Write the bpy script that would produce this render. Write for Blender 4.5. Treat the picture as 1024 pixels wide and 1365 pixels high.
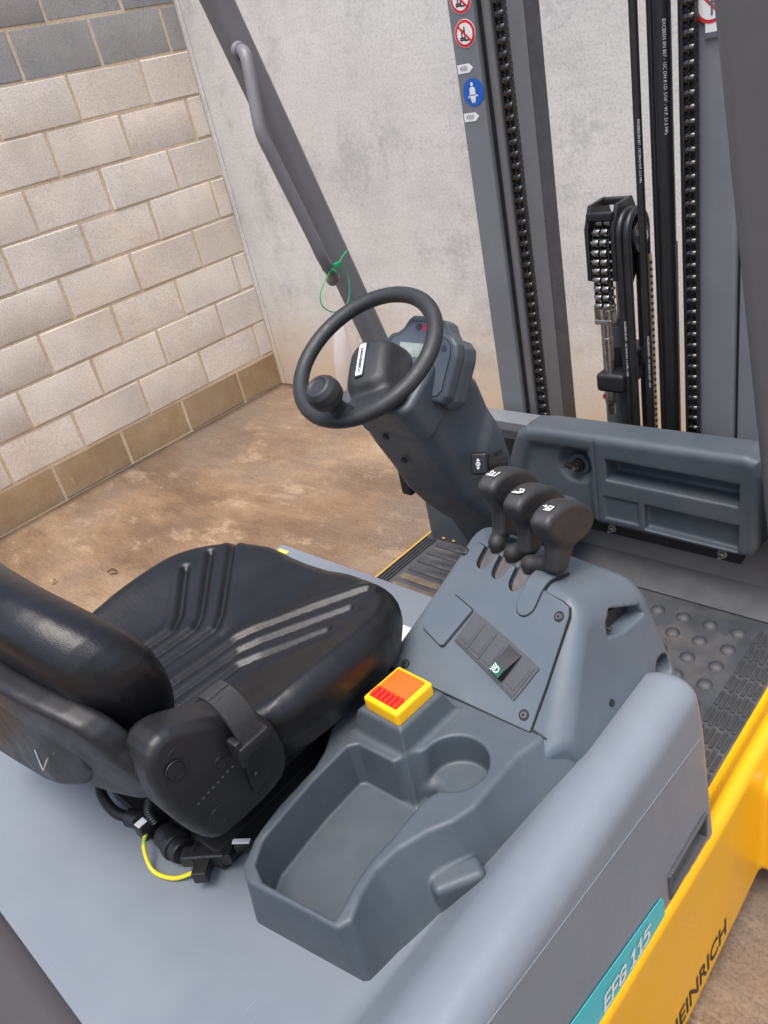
import bpy, bmesh, math, random
import numpy as np
from mathutils import Vector, Matrix

random.seed(7)
for o in list(bpy.data.objects): bpy.data.objects.remove(o)
scene = bpy.context.scene
COL = scene.collection
R_ = math.radians

# ---------------------------------------------------------------- camera
cam = bpy.data.objects.new('camera', bpy.data.cameras.new('camera')); COL.objects.link(cam)
cx = Vector((0.73494, 0.64789, -0.20026)); cy = -Vector((0.20296, -0.49181, -0.84648)); cz = -Vector((-0.64689, 0.58174, -0.49314))
m = Matrix((cx, cy, cz)).transposed().to_4x4(); m.translation = Vector((3.78404, -2.83402, 1.61308))
cam.matrix_world = m
cam.data.sensor_fit = 'VERTICAL'; cam.data.sensor_height = 36; cam.data.lens = 28.04
cam.data.clip_start = 0.02; cam.data.clip_end = 500
scene.camera = cam
scene.render.resolution_x = 768; scene.render.resolution_y = 1024

# ---------------------------------------------------------------- world, sun, exposure
SUN_EL, SUN_AZ = R_(74), R_(150)        # azimuth from +Y, clockwise
w = bpy.data.worlds.new('World'); scene.world = w; w.use_nodes = True
nt = w.node_tree; bg = nt.nodes['Background']
sky = nt.nodes.new('ShaderNodeTexSky'); sky.sky_type = 'NISHITA'; sky.sun_disc = False
sky.sun_elevation = SUN_EL; sky.sun_rotation = SUN_AZ
sky.air_density = 1.0; sky.dust_density = 4.0; sky.ozone_density = 1.0
nt.links.new(sky.outputs[0], bg.inputs[0]); bg.inputs[1].default_value = 0.13
sun = bpy.data.objects.new('sun', bpy.data.lights.new('sun', 'SUN')); COL.objects.link(sun)
sun.data.energy = 1.5; sun.data.angle = R_(38); sun.data.color = (1.0, 0.975, 0.945)
sd = Vector((math.sin(SUN_AZ) * math.cos(SUN_EL), math.cos(SUN_AZ) * math.cos(SUN_EL), math.sin(SUN_EL)))
sun.rotation_euler = sd.to_track_quat('Z', 'Y').to_euler()
vs = scene.view_settings; vs.view_transform = 'Standard'; vs.look = 'None'; vs.gamma = 1.0; vs.exposure = 1.15

# ================================================================ materials
def new_mat(name):
    mt = bpy.data.materials.new(name); mt.use_nodes = True
    return mt, mt.node_tree.nodes, mt.node_tree.links, mt.node_tree.nodes['Principled BSDF']

def coords(N, L, scale=(1, 1, 1)):
    tc = N.new('ShaderNodeTexCoord'); mp = N.new('ShaderNodeMapping'); mp.inputs['Scale'].default_value = scale
    L.new(tc.outputs['Object'], mp.inputs[0]); return mp.outputs[0]

def noise(N, L, co, scale, detail=4, rough=0.6):
    n = N.new('ShaderNodeTexNoise'); n.inputs['Scale'].default_value = scale
    n.inputs['Detail'].default_value = detail; n.inputs['Roughness'].default_value = rough
    L.new(co, n.inputs['Vector']); return n.outputs['Fac']

def ramp(N, L, fac, stops):
    r = N.new('ShaderNodeValToRGB'); e = r.color_ramp.elements
    while len(e) < len(stops): e.new(0.5)
    for k, (p, c) in zip(e, stops): k.position = p; k.color = (*c, 1) if len(c) == 3 else c
    L.new(fac, r.inputs[0]); return r.outputs[0]

def mix(N, L, a, b, fac, mode='MIX'):
    n = N.new('ShaderNodeMix'); n.data_type = 'RGBA'; n.blend_type = mode
    for s, v in ((n.inputs['A'], a), (n.inputs['B'], b), (n.inputs['Factor'], fac)):
        if isinstance(v, bpy.types.NodeSocket): L.new(v, s)
        elif isinstance(v, (int, float)): s.default_value = v
        else: s.default_value = (*v, 1)
    return n.outputs['Result']

def bump(N, L, h, strength, dist=0.002, prev=None):
    b = N.new('ShaderNodeBump'); b.inputs['Strength'].default_value = strength; b.inputs['Distance'].default_value = dist
    L.new(h, b.inputs['Height'])
    if prev: L.new(prev, b.inputs['Normal'])
    return b.outputs[0]

def simple(name, col, rough=0.5, metal=0.0, var=0.12, vscale=9.0, grain=0.0, gscale=900.0, spec=0.5, rvar=0.1, scratch=0.0, coat=0.0, dust=0.0, speck=0.0):
    """painted / moulded surface: base colour with faint dust and handling marks, fine grain in the relief"""
    mt, N, L, b = new_mat(name)
    co = coords(N, L)
    n1 = noise(N, L, co, vscale, 5, 0.65)
    lo = tuple(c * (1 - var) for c in col); hi = tuple(min(1, c * (1 + var)) for c in col)
    c = ramp(N, L, n1, [(0.3, lo), (0.7, hi)])
    if scratch:
        co2 = coords(N, L, (220, 14, 60)); s = noise(N, L, co2, 1.0, 2, 0.5)
        f = ramp(N, L, s, [(0.72, (0, 0, 0)), (0.80, (scratch,) * 3)])
        c = mix(N, L, c, tuple(min(1, x * 1.8 + .05) for x in col), f)
    if dust:
        d1 = noise(N, L, co, 7.0, 8, 0.72); c = mix(N, L, c, (0.30, 0.25, 0.20), ramp(N, L, d1, [(0.45, (0, 0, 0)), (0.75, (dust,) * 3)]))
    if speck:
        v_ = N.new('ShaderNodeTexVoronoi'); v_.inputs['Scale'].default_value = 75; L.new(co, v_.inputs['Vector'])
        d2 = noise(N, L, co, 11, 3); mm = N.new('ShaderNodeMath'); mm.operation = 'SUBTRACT'; L.new(v_.outputs['Distance'], mm.inputs[0])
        m2 = N.new('ShaderNodeMath'); m2.operation = 'MULTIPLY_ADD'; L.new(d2, m2.inputs[0]); m2.inputs[1].default_value = 0.45; m2.inputs[2].default_value = -0.16; L.new(m2.outputs[0], mm.inputs[1])
        c = mix(N, L, c, (0.55, 0.53, 0.50), ramp(N, L, mm.outputs[0], [(0.0, (speck,) * 3), (0.03, (0, 0, 0))]))
    L.new(c, b.inputs['Base Color'])
    n2 = noise(N, L, co, vscale * 2.7, 4, 0.6)
    r = N.new('ShaderNodeMapRange'); r.inputs['From Min'].default_value = 0.3; r.inputs['From Max'].default_value = 0.7
    r.inputs['To Min'].default_value = max(0.02, rough - rvar); r.inputs['To Max'].default_value = min(1, rough + rvar)
    L.new(n2, r.inputs[0]); L.new(r.outputs[0], b.inputs['Roughness'])
    b.inputs['Metallic'].default_value = metal; b.inputs['Specular IOR Level'].default_value = spec
    b.inputs['Coat Weight'].default_value = coat; b.inputs['Coat Roughness'].default_value = 0.12
    if grain:
        g = noise(N, L, co, gscale, 2, 0.5); L.new(bump(N, L, g, grain, 0.0006), b.inputs['Normal'])
    return mt

M = {}
M['hood'] = simple('grey_paint', (0.163, 0.187, 0.215), 0.42, var=0.05, vscale=5, grain=0.10, gscale=700, scratch=0.25, dust=0.06, speck=0.0)
M['frame'] = simple('frame_paint', (0.162, 0.158, 0.161), 0.45, var=0.06, grain=0.12, gscale=600)
M['mast'] = simple('mast_paint', (0.158, 0.165, 0.176), 0.42, var=0.08, vscale=6, grain=0.08, gscale=500)
M['mast_dark'] = simple('mast_oiled_steel', (0.05, 0.052, 0.058), 0.35, var=0.3, vscale=25)
M['plastic'] = simple('blue_grey_plastic', (0.058, 0.073, 0.087), 0.50, var=0.06, grain=0.35, gscale=1100, dust=0.10)
M['plastic_hi'] = simple('panel_plastic', (0.083, 0.105, 0.126), 0.48, var=0.05, grain=0.35, gscale=1100, dust=0.10)
M['black'] = simple('black_plastic', (0.0115, 0.0115, 0.0125), 0.44, var=0.15, grain=0.3, gscale=900)
M['lever'] = simple('lever_plastic', (0.026, 0.0255, 0.0255), 0.55, var=0.25, vscale=40, grain=0.5, gscale=800)
M['rubber'] = simple('black_rubber', (0.03, 0.032, 0.036), 0.62, var=0.25, vscale=18, grain=0.2)
M['switch'] = simple('switch_blank', (0.06, 0.063, 0.07), 0.55, var=0.1, grain=0.3)
M['matrub'] = simple('mat_rubber', (0.040, 0.044, 0.050), 0.6, var=0.25, vscale=12, grain=0.3, dust=0.28)
M['hose'] = simple('hose_rubber', (0.016, 0.016, 0.018), 0.42, var=0.2, vscale=30, grain=0.2)
M['yellow'] = simple('yellow_paint', (0.78, 0.388, 0.006), 0.36, var=0.04, vscale=4, coat=0.15)
M['orange'] = simple('orange_plastic', (0.83, 0.12, 0.01), 0.4, var=0.04)
M['red'] = simple('red_plastic', (0.66, 0.025, 0.012), 0.35, var=0.05)
M['yellow_pl'] = simple('yellow_plastic', (0.93, 0.50, 0.008), 0.4, var=0.03)
M['steel'] = simple('zinc_steel', (0.50, 0.49, 0.47), 0.32, metal=1, var=0.15, vscale=60)
M['chain'] = simple('oiled_chain_steel', (0.10, 0.092, 0.085), 0.30, metal=1, var=0.3, vscale=90)
M['roller'] = simple('chain_roller_steel', (0.30, 0.285, 0.27), 0.36, metal=1, var=0.25, vscale=90)
M['chain_rust'] = simple('rusty_chain_plate', (0.22, 0.12, 0.06), 0.5, metal=0.6, var=0.5, vscale=160)
M['chain_dark'] = simple('dark_chain', (0.03, 0.03, 0.032), 0.32, metal=0.6, var=0.3, vscale=90)
M['white'] = simple('white_print', (0.78, 0.78, 0.78), 0.5, var=0.02)
M['print_black'] = simple('black_print', (0.012, 0.012, 0.012), 0.5, var=0.02)
M['teal'] = simple('teal_sticker', (0.035, 0.42, 0.46), 0.35, var=0.03)
M['blue'] = simple('blue_sticker', (0.012, 0.10, 0.42), 0.35, var=0.03)
M['red_s'] = simple('red_sticker', (0.60, 0.02, 0.025), 0.35, var=0.03)
M['sticker'] = simple('white_sticker', (0.70, 0.70, 0.69), 0.35, var=0.03)
M['grey_s'] = simple('grey_sticker', (0.10, 0.11, 0.13), 0.35, var=0.03)
M['yel_s'] = simple('yellow_sticker', (0.80, 0.70, 0.10), 0.35, var=0.04)
M['green_w'] = simple('green_plastic', (0.01, 0.33, 0.12), 0.4, var=0.05)
M['boot'] = simple('taupe_boot', (0.095, 0.088, 0.088), 0.62, var=0.2, vscale=40, grain=0.3)
M['icon_green'] = simple('green_lens', (0.008, 0.075, 0.05), 0.3, var=0.1)
M['screw'] = simple('screw_steel', (0.22, 0.21, 0.20), 0.35, metal=0.9, var=0.2, vscale=200)
M['gap'] = simple('dark_gap', (0.008, 0.009, 0.01), 0.6, var=0.1)
M['wheel'] = simple('wheel_plastic', (0.020, 0.021, 0.023), 0.50, var=0.12, vscale=30, grain=0.4, gscale=900)
M['silver'] = simple('silver_badge', (0.62, 0.62, 0.63), 0.3, var=0.03)
M['lcd'] = simple('lcd_glass', (0.30, 0.33, 0.30), 0.08, var=0.25, vscale=30, coat=1.0)
M['lens_red'] = simple('red_lens', (0.55, 0.015, 0.04), 0.3, var=0.05)
M['lens_dark'] = simple('dark_lens', (0.035, 0.025, 0.04), 0.3, var=0.05)
M['mortar'] = None

def leather():
    mt, N, L, b = new_mat('black_seat_vinyl')
    co = coords(N, L)
    b.inputs['Base Color'].default_value = (0.0155, 0.0155, 0.017, 1)
    n = noise(N, L, co, 14, 4); c = ramp(N, L, n, [(0.35, (0.0055, 0.0055, 0.006)), (0.7, (0.010, 0.010, 0.011))]); L.new(c, b.inputs['Base Color'])
    b.inputs['Roughness'].default_value = 0.36; b.inputs['Specular IOR Level'].default_value = 0.42
    v = N.new('ShaderNodeTexVoronoi'); v.inputs['Scale'].default_value = 420; v.feature = 'DISTANCE_TO_EDGE'; L.new(co, v.inputs['Vector'])
    b1 = bump(N, L, v.outputs['Distance'], 0.22, 0.0012)
    cr = noise(N, L, coords(N, L, (1, 3, 1)), 60, 3)
    L.new(bump(N, L, cr, 0.10, 0.004, b1), b.inputs['Normal'])
    return mt
M['vinyl'] = leather()

def block_mat(name, lo, hi, grime, gcol=(0.26, 0.16, 0.07)):
    mt, N, L, b = new_mat(name)
    co = coords(N, L)
    oi = N.new('ShaderNodeObjectInfo')
    base = ramp(N, L, oi.outputs['Random'], [(0.0, lo), (1.0, hi)])
    ad = N.new('ShaderNodeVectorMath'); ad.operation = 'ADD'
    sc = N.new('ShaderNodeVectorMath'); sc.operation = 'SCALE'; sc.inputs['Scale'].default_value = 1.0
    geo = N.new('ShaderNodeNewGeometry'); L.new(geo.outputs['Position'], sc.inputs[0])
    pos = sc.outputs[0]
    big = noise(N, L, pos, 5.5, 5, 0.65)
    c = mix(N, L, base, ramp(N, L, big, [(0.3, (0.88, 0.875, 0.87)), (0.62, (1.04, 1.035, 1.02))]), 1.0, 'MULTIPLY')
    sp = noise(N, L, pos, 145, 5, 0.8)
    c = mix(N, L, c, ramp(N, L, sp, [(0.34, (0.50, 0.48, 0.46)), (0.50, (1.0, 0.99, 0.98)), (0.68, (1.14, 1.13, 1.12))]), 0.75, 'MULTIPLY')
    tint = noise(N, L, pos, 2.1, 4)
    c = mix(N, L, c, (1.0, 0.86, 0.68), ramp(N, L, tint, [(0.42, (0, 0, 0)), (0.7, (0.45, 0.45, 0.45))]), 'MULTIPLY')
    if grime:
        g = noise(N, L, pos, 7, 5, 0.7)
        c = mix(N, L, c, gcol, ramp(N, L, g, [(0.30, (grime,) * 3), (0.72, (grime * 0.35,) * 3)]))
        st = N.new('ShaderNodeMapping'); st.inputs['Scale'].default_value = (1, 22, 5); L.new(pos, st.inputs[0])
        s2 = noise(N, L, st.outputs[0], 1.6, 4); c = mix(N, L, c, (0.50, 0.40, 0.28), ramp(N, L, s2, [(0.62, (0, 0, 0)), (0.75, (0.5, 0.5, 0.5))]))
    L.new(c, b.inputs['Base Color']); b.inputs['Roughness'].default_value = 0.93; b.inputs['Specular IOR Level'].default_value = 0.2
    v = noise(N, L, pos, 190, 4, 0.75)
    b1 = bump(N, L, v, 0.55, 0.004)
    pit = N.new('ShaderNodeTexVoronoi'); pit.inputs['Scale'].default_value = 55; L.new(pos, pit.inputs['Vector'])
    pr = ramp(N, L, pit.outputs['Distance'], [(0.06, (0, 0, 0)), (0.14, (1, 1, 1))])
    L.new(bump(N, L, pr, 0.35, 0.003, b1), b.inputs['Normal'])
    return mt
M['block'] = block_mat('beige_block', (0.640, 0.582, 0.515), (0.690, 0.640, 0.580), 0)
M['block_dark'] = block_mat('grey_block', (0.27, 0.275, 0.28), (0.32, 0.32, 0.315), 0)
M['block_damp'] = block_mat('damp_block', (0.40, 0.32, 0.23), (0.45, 0.36, 0.25), 0.75)
M['mortar'] = block_mat('mortar', (0.62, 0.52, 0.39), (0.62, 0.52, 0.39), 0.12, (0.30, 0.21, 0.12))

def concrete():
    mt, N, L, b = new_mat('cast_concrete')
    geo = N.new('ShaderNodeNewGeometry'); pos = geo.outputs['Position']
    n1 = noise(N, L, pos, 1.5, 8, 0.68)
    c = ramp(N, L, n1, [(0.28, (0.485, 0.48, 0.46)), (0.48, (0.590, 0.580, 0.55)), (0.72, (0.67, 0.655, 0.62))])
    mp = N.new('ShaderNodeMapping'); mp.inputs['Scale'].default_value = (3, 1, 26); L.new(pos, mp.inputs[0])
    n2 = noise(N, L, mp.outputs[0], 1.4, 6, 0.7)
    c = mix(N, L, c, ramp(N, L, n2, [(0.30, (0.90, 0.90, 0.90)), (0.55, (1, 1, 1))]), 0.6, 'MULTIPLY')
    # grey bloom where laitance came off, as mottled patches
    n3 = noise(N, L, pos, 9, 7, 0.75); n4 = noise(N, L, pos, 1.1, 3)
    ms = N.new('ShaderNodeMath'); ms.operation = 'MULTIPLY'; L.new(n3, ms.inputs[0]); L.new(n4, ms.inputs[1])
    c = mix(N, L, c, (0.33, 0.335, 0.34), ramp(N, L, ms.outputs[0], [(0.25, (0, 0, 0)), (0.40, (0.42, 0.42, 0.42))]))
    sp = noise(N, L, pos, 95, 6, 0.8)
    c = mix(N, L, c, ramp(N, L, sp, [(0.36, (0.66, 0.66, 0.66)), (0.5, (1, 1, 1)), (0.66, (1.08, 1.08, 1.08))]), 0.75, 'MULTIPLY')
    fl = noise(N, L, pos, 26, 12, 0.82); fm_ = noise(N, L, pos, 2.2, 5, 0.6)
    mk = N.new('ShaderNodeMath'); mk.operation = 'MULTIPLY'; L.new(fl, mk.inputs[0]); L.new(fm_, mk.inputs[1])
    c = mix(N, L, c, (0.34, 0.345, 0.35), ramp(N, L, mk.outputs[0], [(0.275, (0, 0, 0)), (0.345, (0.48, 0.48, 0.48))]))
    # ochre splash-up along the foot of the wall
    sx = N.new('ShaderNodeSeparateXYZ'); L.new(pos, sx.inputs[0])
    nz = noise(N, L, pos, 3.5, 6, 0.7)
    a = N.new('ShaderNodeMath'); a.operation = 'MULTIPLY_ADD'; L.new(nz, a.inputs[0]); a.inputs[1].default_value = -0.75; L.new(sx.outputs['Z'], a.inputs[2])
    mr = N.new('ShaderNodeMapRange'); L.new(a.outputs[0], mr.inputs[0])
    mr.inputs['From Min'].default_value = -0.42; mr.inputs['From Max'].default_value = 0.22; mr.inputs['To Min'].default_value = 0.85; mr.inputs['To Max'].default_value = 0.0
    c = mix(N, L, c, (0.55, 0.40, 0.24), mr.outputs[0])
    L.new(c, b.inputs['Base Color']); b.inputs['Roughness'].default_value = 0.9; b.inputs['Specular IOR Level'].default_value = 0.25
    b1 = bump(N, L, n2, 0.12, 0.006); b2 = bump(N, L, sp, 0.4, 0.003, b1); L.new(b2, b.inputs['Normal'])
    return mt
M['concrete'] = concrete()

def ground_mat():
    mt, N, L, b = new_mat('stained_yard_slab')
    geo = N.new('ShaderNodeNewGeometry'); pos = geo.outputs['Position']
    rt = N.new('ShaderNodeMapping'); rt.inputs['Rotation'].default_value = (0, 0, R_(24)); rt.inputs['Scale'].default_value = (1.0, 1.9, 1); L.new(pos, rt.inputs[0])
    n1 = noise(N, L, rt.outputs[0], 0.9, 12, 0.62)          # broad stains with ragged fine edges
    c = ramp(N, L, n1, [(0.32, (0.068, 0.043, 0.027)), (0.45, (0.140, 0.088, 0.052)), (0.56, (0.208, 0.137, 0.083)), (0.70, (0.29, 0.21, 0.135))])
    n2 = noise(N, L, rt.outputs[0], 3.2, 12, 0.74)          # scuffed-off laitance
    c = mix(N, L, c, (0.37, 0.275, 0.185), ramp(N, L, n2, [(0.54, (0, 0, 0)), (0.62, (0.55, 0.55, 0.55))]))
    c = mix(N, L, c, (0.085, 0.054, 0.035), ramp(N, L, n2, [(0.33, (0.55, 0.55, 0.55)), (0.43, (0, 0, 0))]))
    n3 = noise(N, L, pos, 0.7, 6, 0.6); c = mix(N, L, c, (0.15, 0.122, 0.10), ramp(N, L, n3, [(0.50, (0, 0, 0)), (0.64, (0.7, 0.7, 0.7))]))
    sp = noise(N, L, pos, 130, 6, 0.75); c = mix(N, L, c, ramp(N, L, sp, [(0.34, (0.55, 0.53, 0.50)), (0.50, (1, 1, 1)), (0.66, (1.22, 1.2, 1.18))]), 0.8, 'MULTIPLY')
    st = N.new('ShaderNodeMapping'); st.inputs['Rotation'].default_value = (0, 0, R_(-38)); st.inputs['Scale'].default_value = (6, 90, 1); L.new(pos, st.inputs[0])
    sk = noise(N, L, st.outputs[0], 1.0, 5, 0.6)             # broom and scrape lines
    c = mix(N, L, c, ramp(N, L, sk, [(0.30, (0.80, 0.79, 0.78)), (0.5, (1, 1, 1)), (0.7, (1.12, 1.11, 1.10))]), 0.7, 'MULTIPLY')
    # grime swept up against the foot of both walls
    sx = N.new('ShaderNodeSeparateXYZ'); L.new(pos, sx.inputs[0])
    ny = N.new('ShaderNodeMath'); ny.operation = 'MULTIPLY'; L.new(sx.outputs['Y'], ny.inputs[0]); ny.inputs[1].default_value = -1.0
    mn = N.new('ShaderNodeMath'); mn.operation = 'MINIMUM'; L.new(sx.outputs['X'], mn.inputs[0]); L.new(ny.outputs[0], mn.inputs[1])
    ma = N.new('ShaderNodeMath'); ma.operation = 'MULTIPLY_ADD'; L.new(n2, ma.inputs[0]); ma.inputs[1].default_value = -0.09; L.new(mn.outputs[0], ma.inputs[2])
    gr = N.new('ShaderNodeMapRange'); L.new(ma.outputs[0], gr.inputs[0])
    gr.inputs['From Min'].default_value = -0.045; gr.inputs['From Max'].default_value = 0.015; gr.inputs['To Min'].default_value = 0.85; gr.inputs['To Max'].default_value = 0.0
    c = mix(N, L, c, (0.045, 0.030, 0.020), gr.outputs[0])
    L.new(c, b.inputs['Base Color'])
    b.inputs['Roughness'].default_value = 0.80; b.inputs['Specular IOR Level'].default_value = 0.3
    b1 = bump(N, L, n2, 0.15, 0.006); L.new(bump(N, L, sp, 0.5, 0.003, b1), b.inputs['Normal'])
    return mt
M['ground'] = ground_mat()

def two_tone_wire():
    mt, N, L, b = new_mat('yellow_green_wire')
    co = coords(N, L); wv = N.new('ShaderNodeTexNoise'); wv.inputs['Scale'].default_value = 14; L.new(co, wv.inputs['Vector'])
    L.new(ramp(N, L, wv.outputs['Fac'], [(0.60, (0.60, 0.53, 0.02)), (0.63, (0.04, 0.33, 0.05))]), b.inputs['Base Color'])
    b.inputs['Roughness'].default_value = 0.35
    return mt
M['wire'] = two_tone_wire()

def film_mat():
    mt, N, L, b = new_mat('clear_film')
    b.inputs['Base Color'].default_value = (0.85, 0.83, 0.90, 1); b.inputs['Roughness'].default_value = 0.25
    b.inputs['Alpha'].default_value = 0.33
    return mt
M['film'] = film_mat()

# ================================================================ object helpers
def tag(o, label=None, cat=None, group=None, kind=None):
    if label: o['label'] = label
    if cat: o['category'] = cat
    if group: o['group'] = group
    if kind: o['kind'] = kind
    return o

def empty(name, loc):
    o = bpy.data.objects.new(name, None); o.empty_display_size = 0.1; o.location = loc; COL.objects.link(o); return o

ORG = {}
def origin_of(parent):
    return np.array(ORG.get(parent.name, (0, 0, 0)), float) if parent else np.zeros(3)

def link(name, me, mat, parent=None, org=None):
    o = bpy.data.objects.new(name, me); COL.objects.link(o)
    if mat is not None and not me.materials: me.materials.append(mat)
    if parent:
        o.parent = parent; ORG[o.name] = ORG.get(parent.name, (0, 0, 0))
    return o

def from_np(name, V, F, mat, parent=None, smooth=True, angle=None):
    V = np.asarray(V, float) - origin_of(parent)
    me = bpy.data.meshes.new(name); me.from_pydata(V.tolist(), [], F if isinstance(F, list) else F.tolist()); me.update()
    if smooth:
        me.shade_smooth()
        if angle: me.set_sharp_from_angle(angle=R_(angle))
    return link(name, me, mat, parent)

class MB:
    """collects simple solids into one bmesh"""
    def __init__(s): s.bm = bmesh.new()
    def quadify(s, V, F):
        vs = [s.bm.verts.new(v) for v in V]
        out = []
        for f in F:
            try: out.append(s.bm.faces.new([vs[i] for i in f]))
            except ValueError: pass
        return vs, out
    def box(s, lo, hi, bev=0, seg=2, M4=None):
        x0, y0, z0 = lo; x1, y1, z1 = hi
        V = [(x, y, z) for x in (x0, x1) for y in (y0, y1) for z in (z0, z1)]
        F = [(0, 1, 3, 2), (4, 6, 7, 5), (0, 4, 5, 1), (2, 3, 7, 6), (0, 2, 6, 4), (1, 5, 7, 3)]
        if M4: V = [tuple(M4 @ Vector(v)) for v in V]
        vs, fs = s.quadify(V, F)
        if bev: s._bev(fs, bev, seg)
        return s
    def _bev(s, fs, bev, seg):
        es = list({e for f in fs for e in f.edges})
        bmesh.ops.bevel(s.bm, geom=es, offset=bev, segments=seg, profile=0.5, affect='EDGES', clamp_overlap=True)
    def prism(s, pts, fn, h0, h1, bev=0, seg=2, both=True):
        """polygon pts (u,v) mapped by fn(u,v,h) and extruded from h0 to h1"""
        n = len(pts); a = [s.bm.verts.new(fn(u, v, h0)) for u, v in pts]; b = [s.bm.verts.new(fn(u, v, h1)) for u, v in pts]
        f0 = s.bm.faces.new(a[::-1]); f1 = s.bm.faces.new(b)
        sd = [s.bm.faces.new((a[i], a[(i + 1) % n], b[(i + 1) % n], b[i])) for i in range(n)]
        if bev:
            es = list(f1.edges) + (list(f0.edges) if both else [])
            bmesh.ops.bevel(s.bm, geom=es, offset=bev, segments=seg, profile=0.5, affect='EDGES', clamp_overlap=True)
        return s
    def tube(s, path, r, n=12, caps=True, closed=False):
        P = [Vector(p) for p in path]; m_ = len(P)
        rr = r if isinstance(r, (list, tuple)) else [r] * m_
        rings = []; up = None
        for i, p in enumerate(P):
            if closed: t = (P[(i + 1) % m_] - P[i - 1]).normalized()
            else: t = (P[min(i + 1, m_ - 1)] - P[max(i - 1, 0)]).normalized()
            if up is None: up = t.orthogonal().normalized()
            up = (up - t * up.dot(t))
            up = up.normalized() if up.length > 1e-6 else t.orthogonal().normalized()
            q = t.cross(up)
            rings.append([s.bm.verts.new(p + (up * math.cos(2 * math.pi * k / n) + q * math.sin(2 * math.pi * k / n)) * rr[i]) for k in range(n)])
        for i in range(m_ if closed else m_ - 1):
            A, B_ = rings[i], rings[(i + 1) % m_]
            for k in range(n): s.bm.faces.new((A[k], A[(k + 1) % n], B_[(k + 1) % n], B_[k]))
        if caps and not closed:
            s.bm.faces.new(rings[0][::-1]); s.bm.faces.new(rings[-1])
        return s
    def cyl(s, p0, p1, r, n=20, r1=None, bev=0):
        P0, P1 = Vector(p0), Vector(p1); t = (P1 - P0).normalized(); up = t.orthogonal().normalized(); q = t.cross(up)
        r1 = r if r1 is None else r1
        a = [s.bm.verts.new(P0 + (up * math.cos(2 * math.pi * k / n) + q * math.sin(2 * math.pi * k / n)) * r) for k in range(n)]
        b = [s.bm.verts.new(P1 + (up * math.cos(2 * math.pi * k / n) + q * math.sin(2 * math.pi * k / n)) * r1) for k in range(n)]
        f0 = s.bm.faces.new(a[::-1]); f1 = s.bm.faces.new(b)
        for k in range(n): s.bm.faces.new((a[k], a[(k + 1) % n], b[(k + 1) % n], b[k]))
        if bev: bmesh.ops.bevel(s.bm, geom=list(f1.edges) + list(f0.edges), offset=bev, segments=2, profile=0.5, affect='EDGES', clamp_overlap=True)
        return s
    def mesh(s, name, org=(0, 0, 0), angle=35, smooth=True):
        bmesh.ops.recalc_face_normals(s.bm, faces=s.bm.faces)
        bmesh.ops.translate(s.bm, verts=s.bm.verts, vec=-Vector(org))
        me = bpy.data.meshes.new(name); s.bm.to_mesh(me); s.bm.free()
        if smooth: me.shade_smooth(); me.set_sharp_from_angle(angle=R_(angle))
        return me
    def part(s, name, mat, parent=None, angle=35, smooth=True):
        o = link(name, s.mesh(name, tuple(origin_of(parent)), angle, smooth), mat, parent)
        if smooth:
            wn = o.modifiers.new('weighted_normals', 'WEIGHTED_NORMAL'); wn.keep_sharp = True; wn.weight = 80
        return o

def spline(pts, n=8, closed=False):
    """Catmull-Rom through pts"""
    P = [Vector(p) for p in pts]; out = []; m_ = len(P)
    for i in range(m_ if closed else m_ - 1):
        if closed: a, b, c, d = P[(i - 1) % m_], P[i], P[(i + 1) % m_], P[(i + 2) % m_]
        else: a, b, c, d = P[max(i - 1, 0)], P[i], P[i + 1], P[min(i + 2, m_ - 1)]
        for k in range(n):
            t = k / n
            out.append(0.5 * ((2 * b) + (c - a) * t + (2 * a - 5 * b + 4 * c - d) * t * t + (3 * b - a - 3 * c + d) * t ** 3))
    if not closed: out.append(P[-1])
    return out

def text(name, body, size, mat, o, xd, yd, parent, lift=0.0006, ext=0.0, align='CENTER', squeeze=1.0, shear=0.0, bold=0.0):
    cu = bpy.data.curves.new(name, 'FONT'); cu.body = body; cu.size = size; cu.align_x = align; cu.align_y = 'CENTER'
    cu.extrude = ext; cu.resolution_u = 3; cu.shear = shear; cu.offset = bold
    t = bpy.data.objects.new(name, cu); COL.objects.link(t)
    dg = bpy.context.evaluated_depsgraph_get(); me = bpy.data.meshes.new_from_object(t.evaluated_get(dg))
    bpy.data.objects.remove(t)
    xd = Vector(xd).normalized(); yd = Vector(yd); yd = (yd - xd * yd.dot(xd)).normalized(); zd = xd.cross(yd)
    mm = Matrix((xd * squeeze, yd, zd)).transposed().to_4x4(); mm.translation = Vector(o) + zd * lift - Vector(origin_of(parent))
    me.transform(mm); me.name = name
    return link(name, me, mat, parent)

def copy_obj(src, parent=None, loc=None):
    c = src.copy(); COL.objects.link(c)
    if parent: c.parent = parent
    if loc is not None: c.location = loc
    return c

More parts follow.
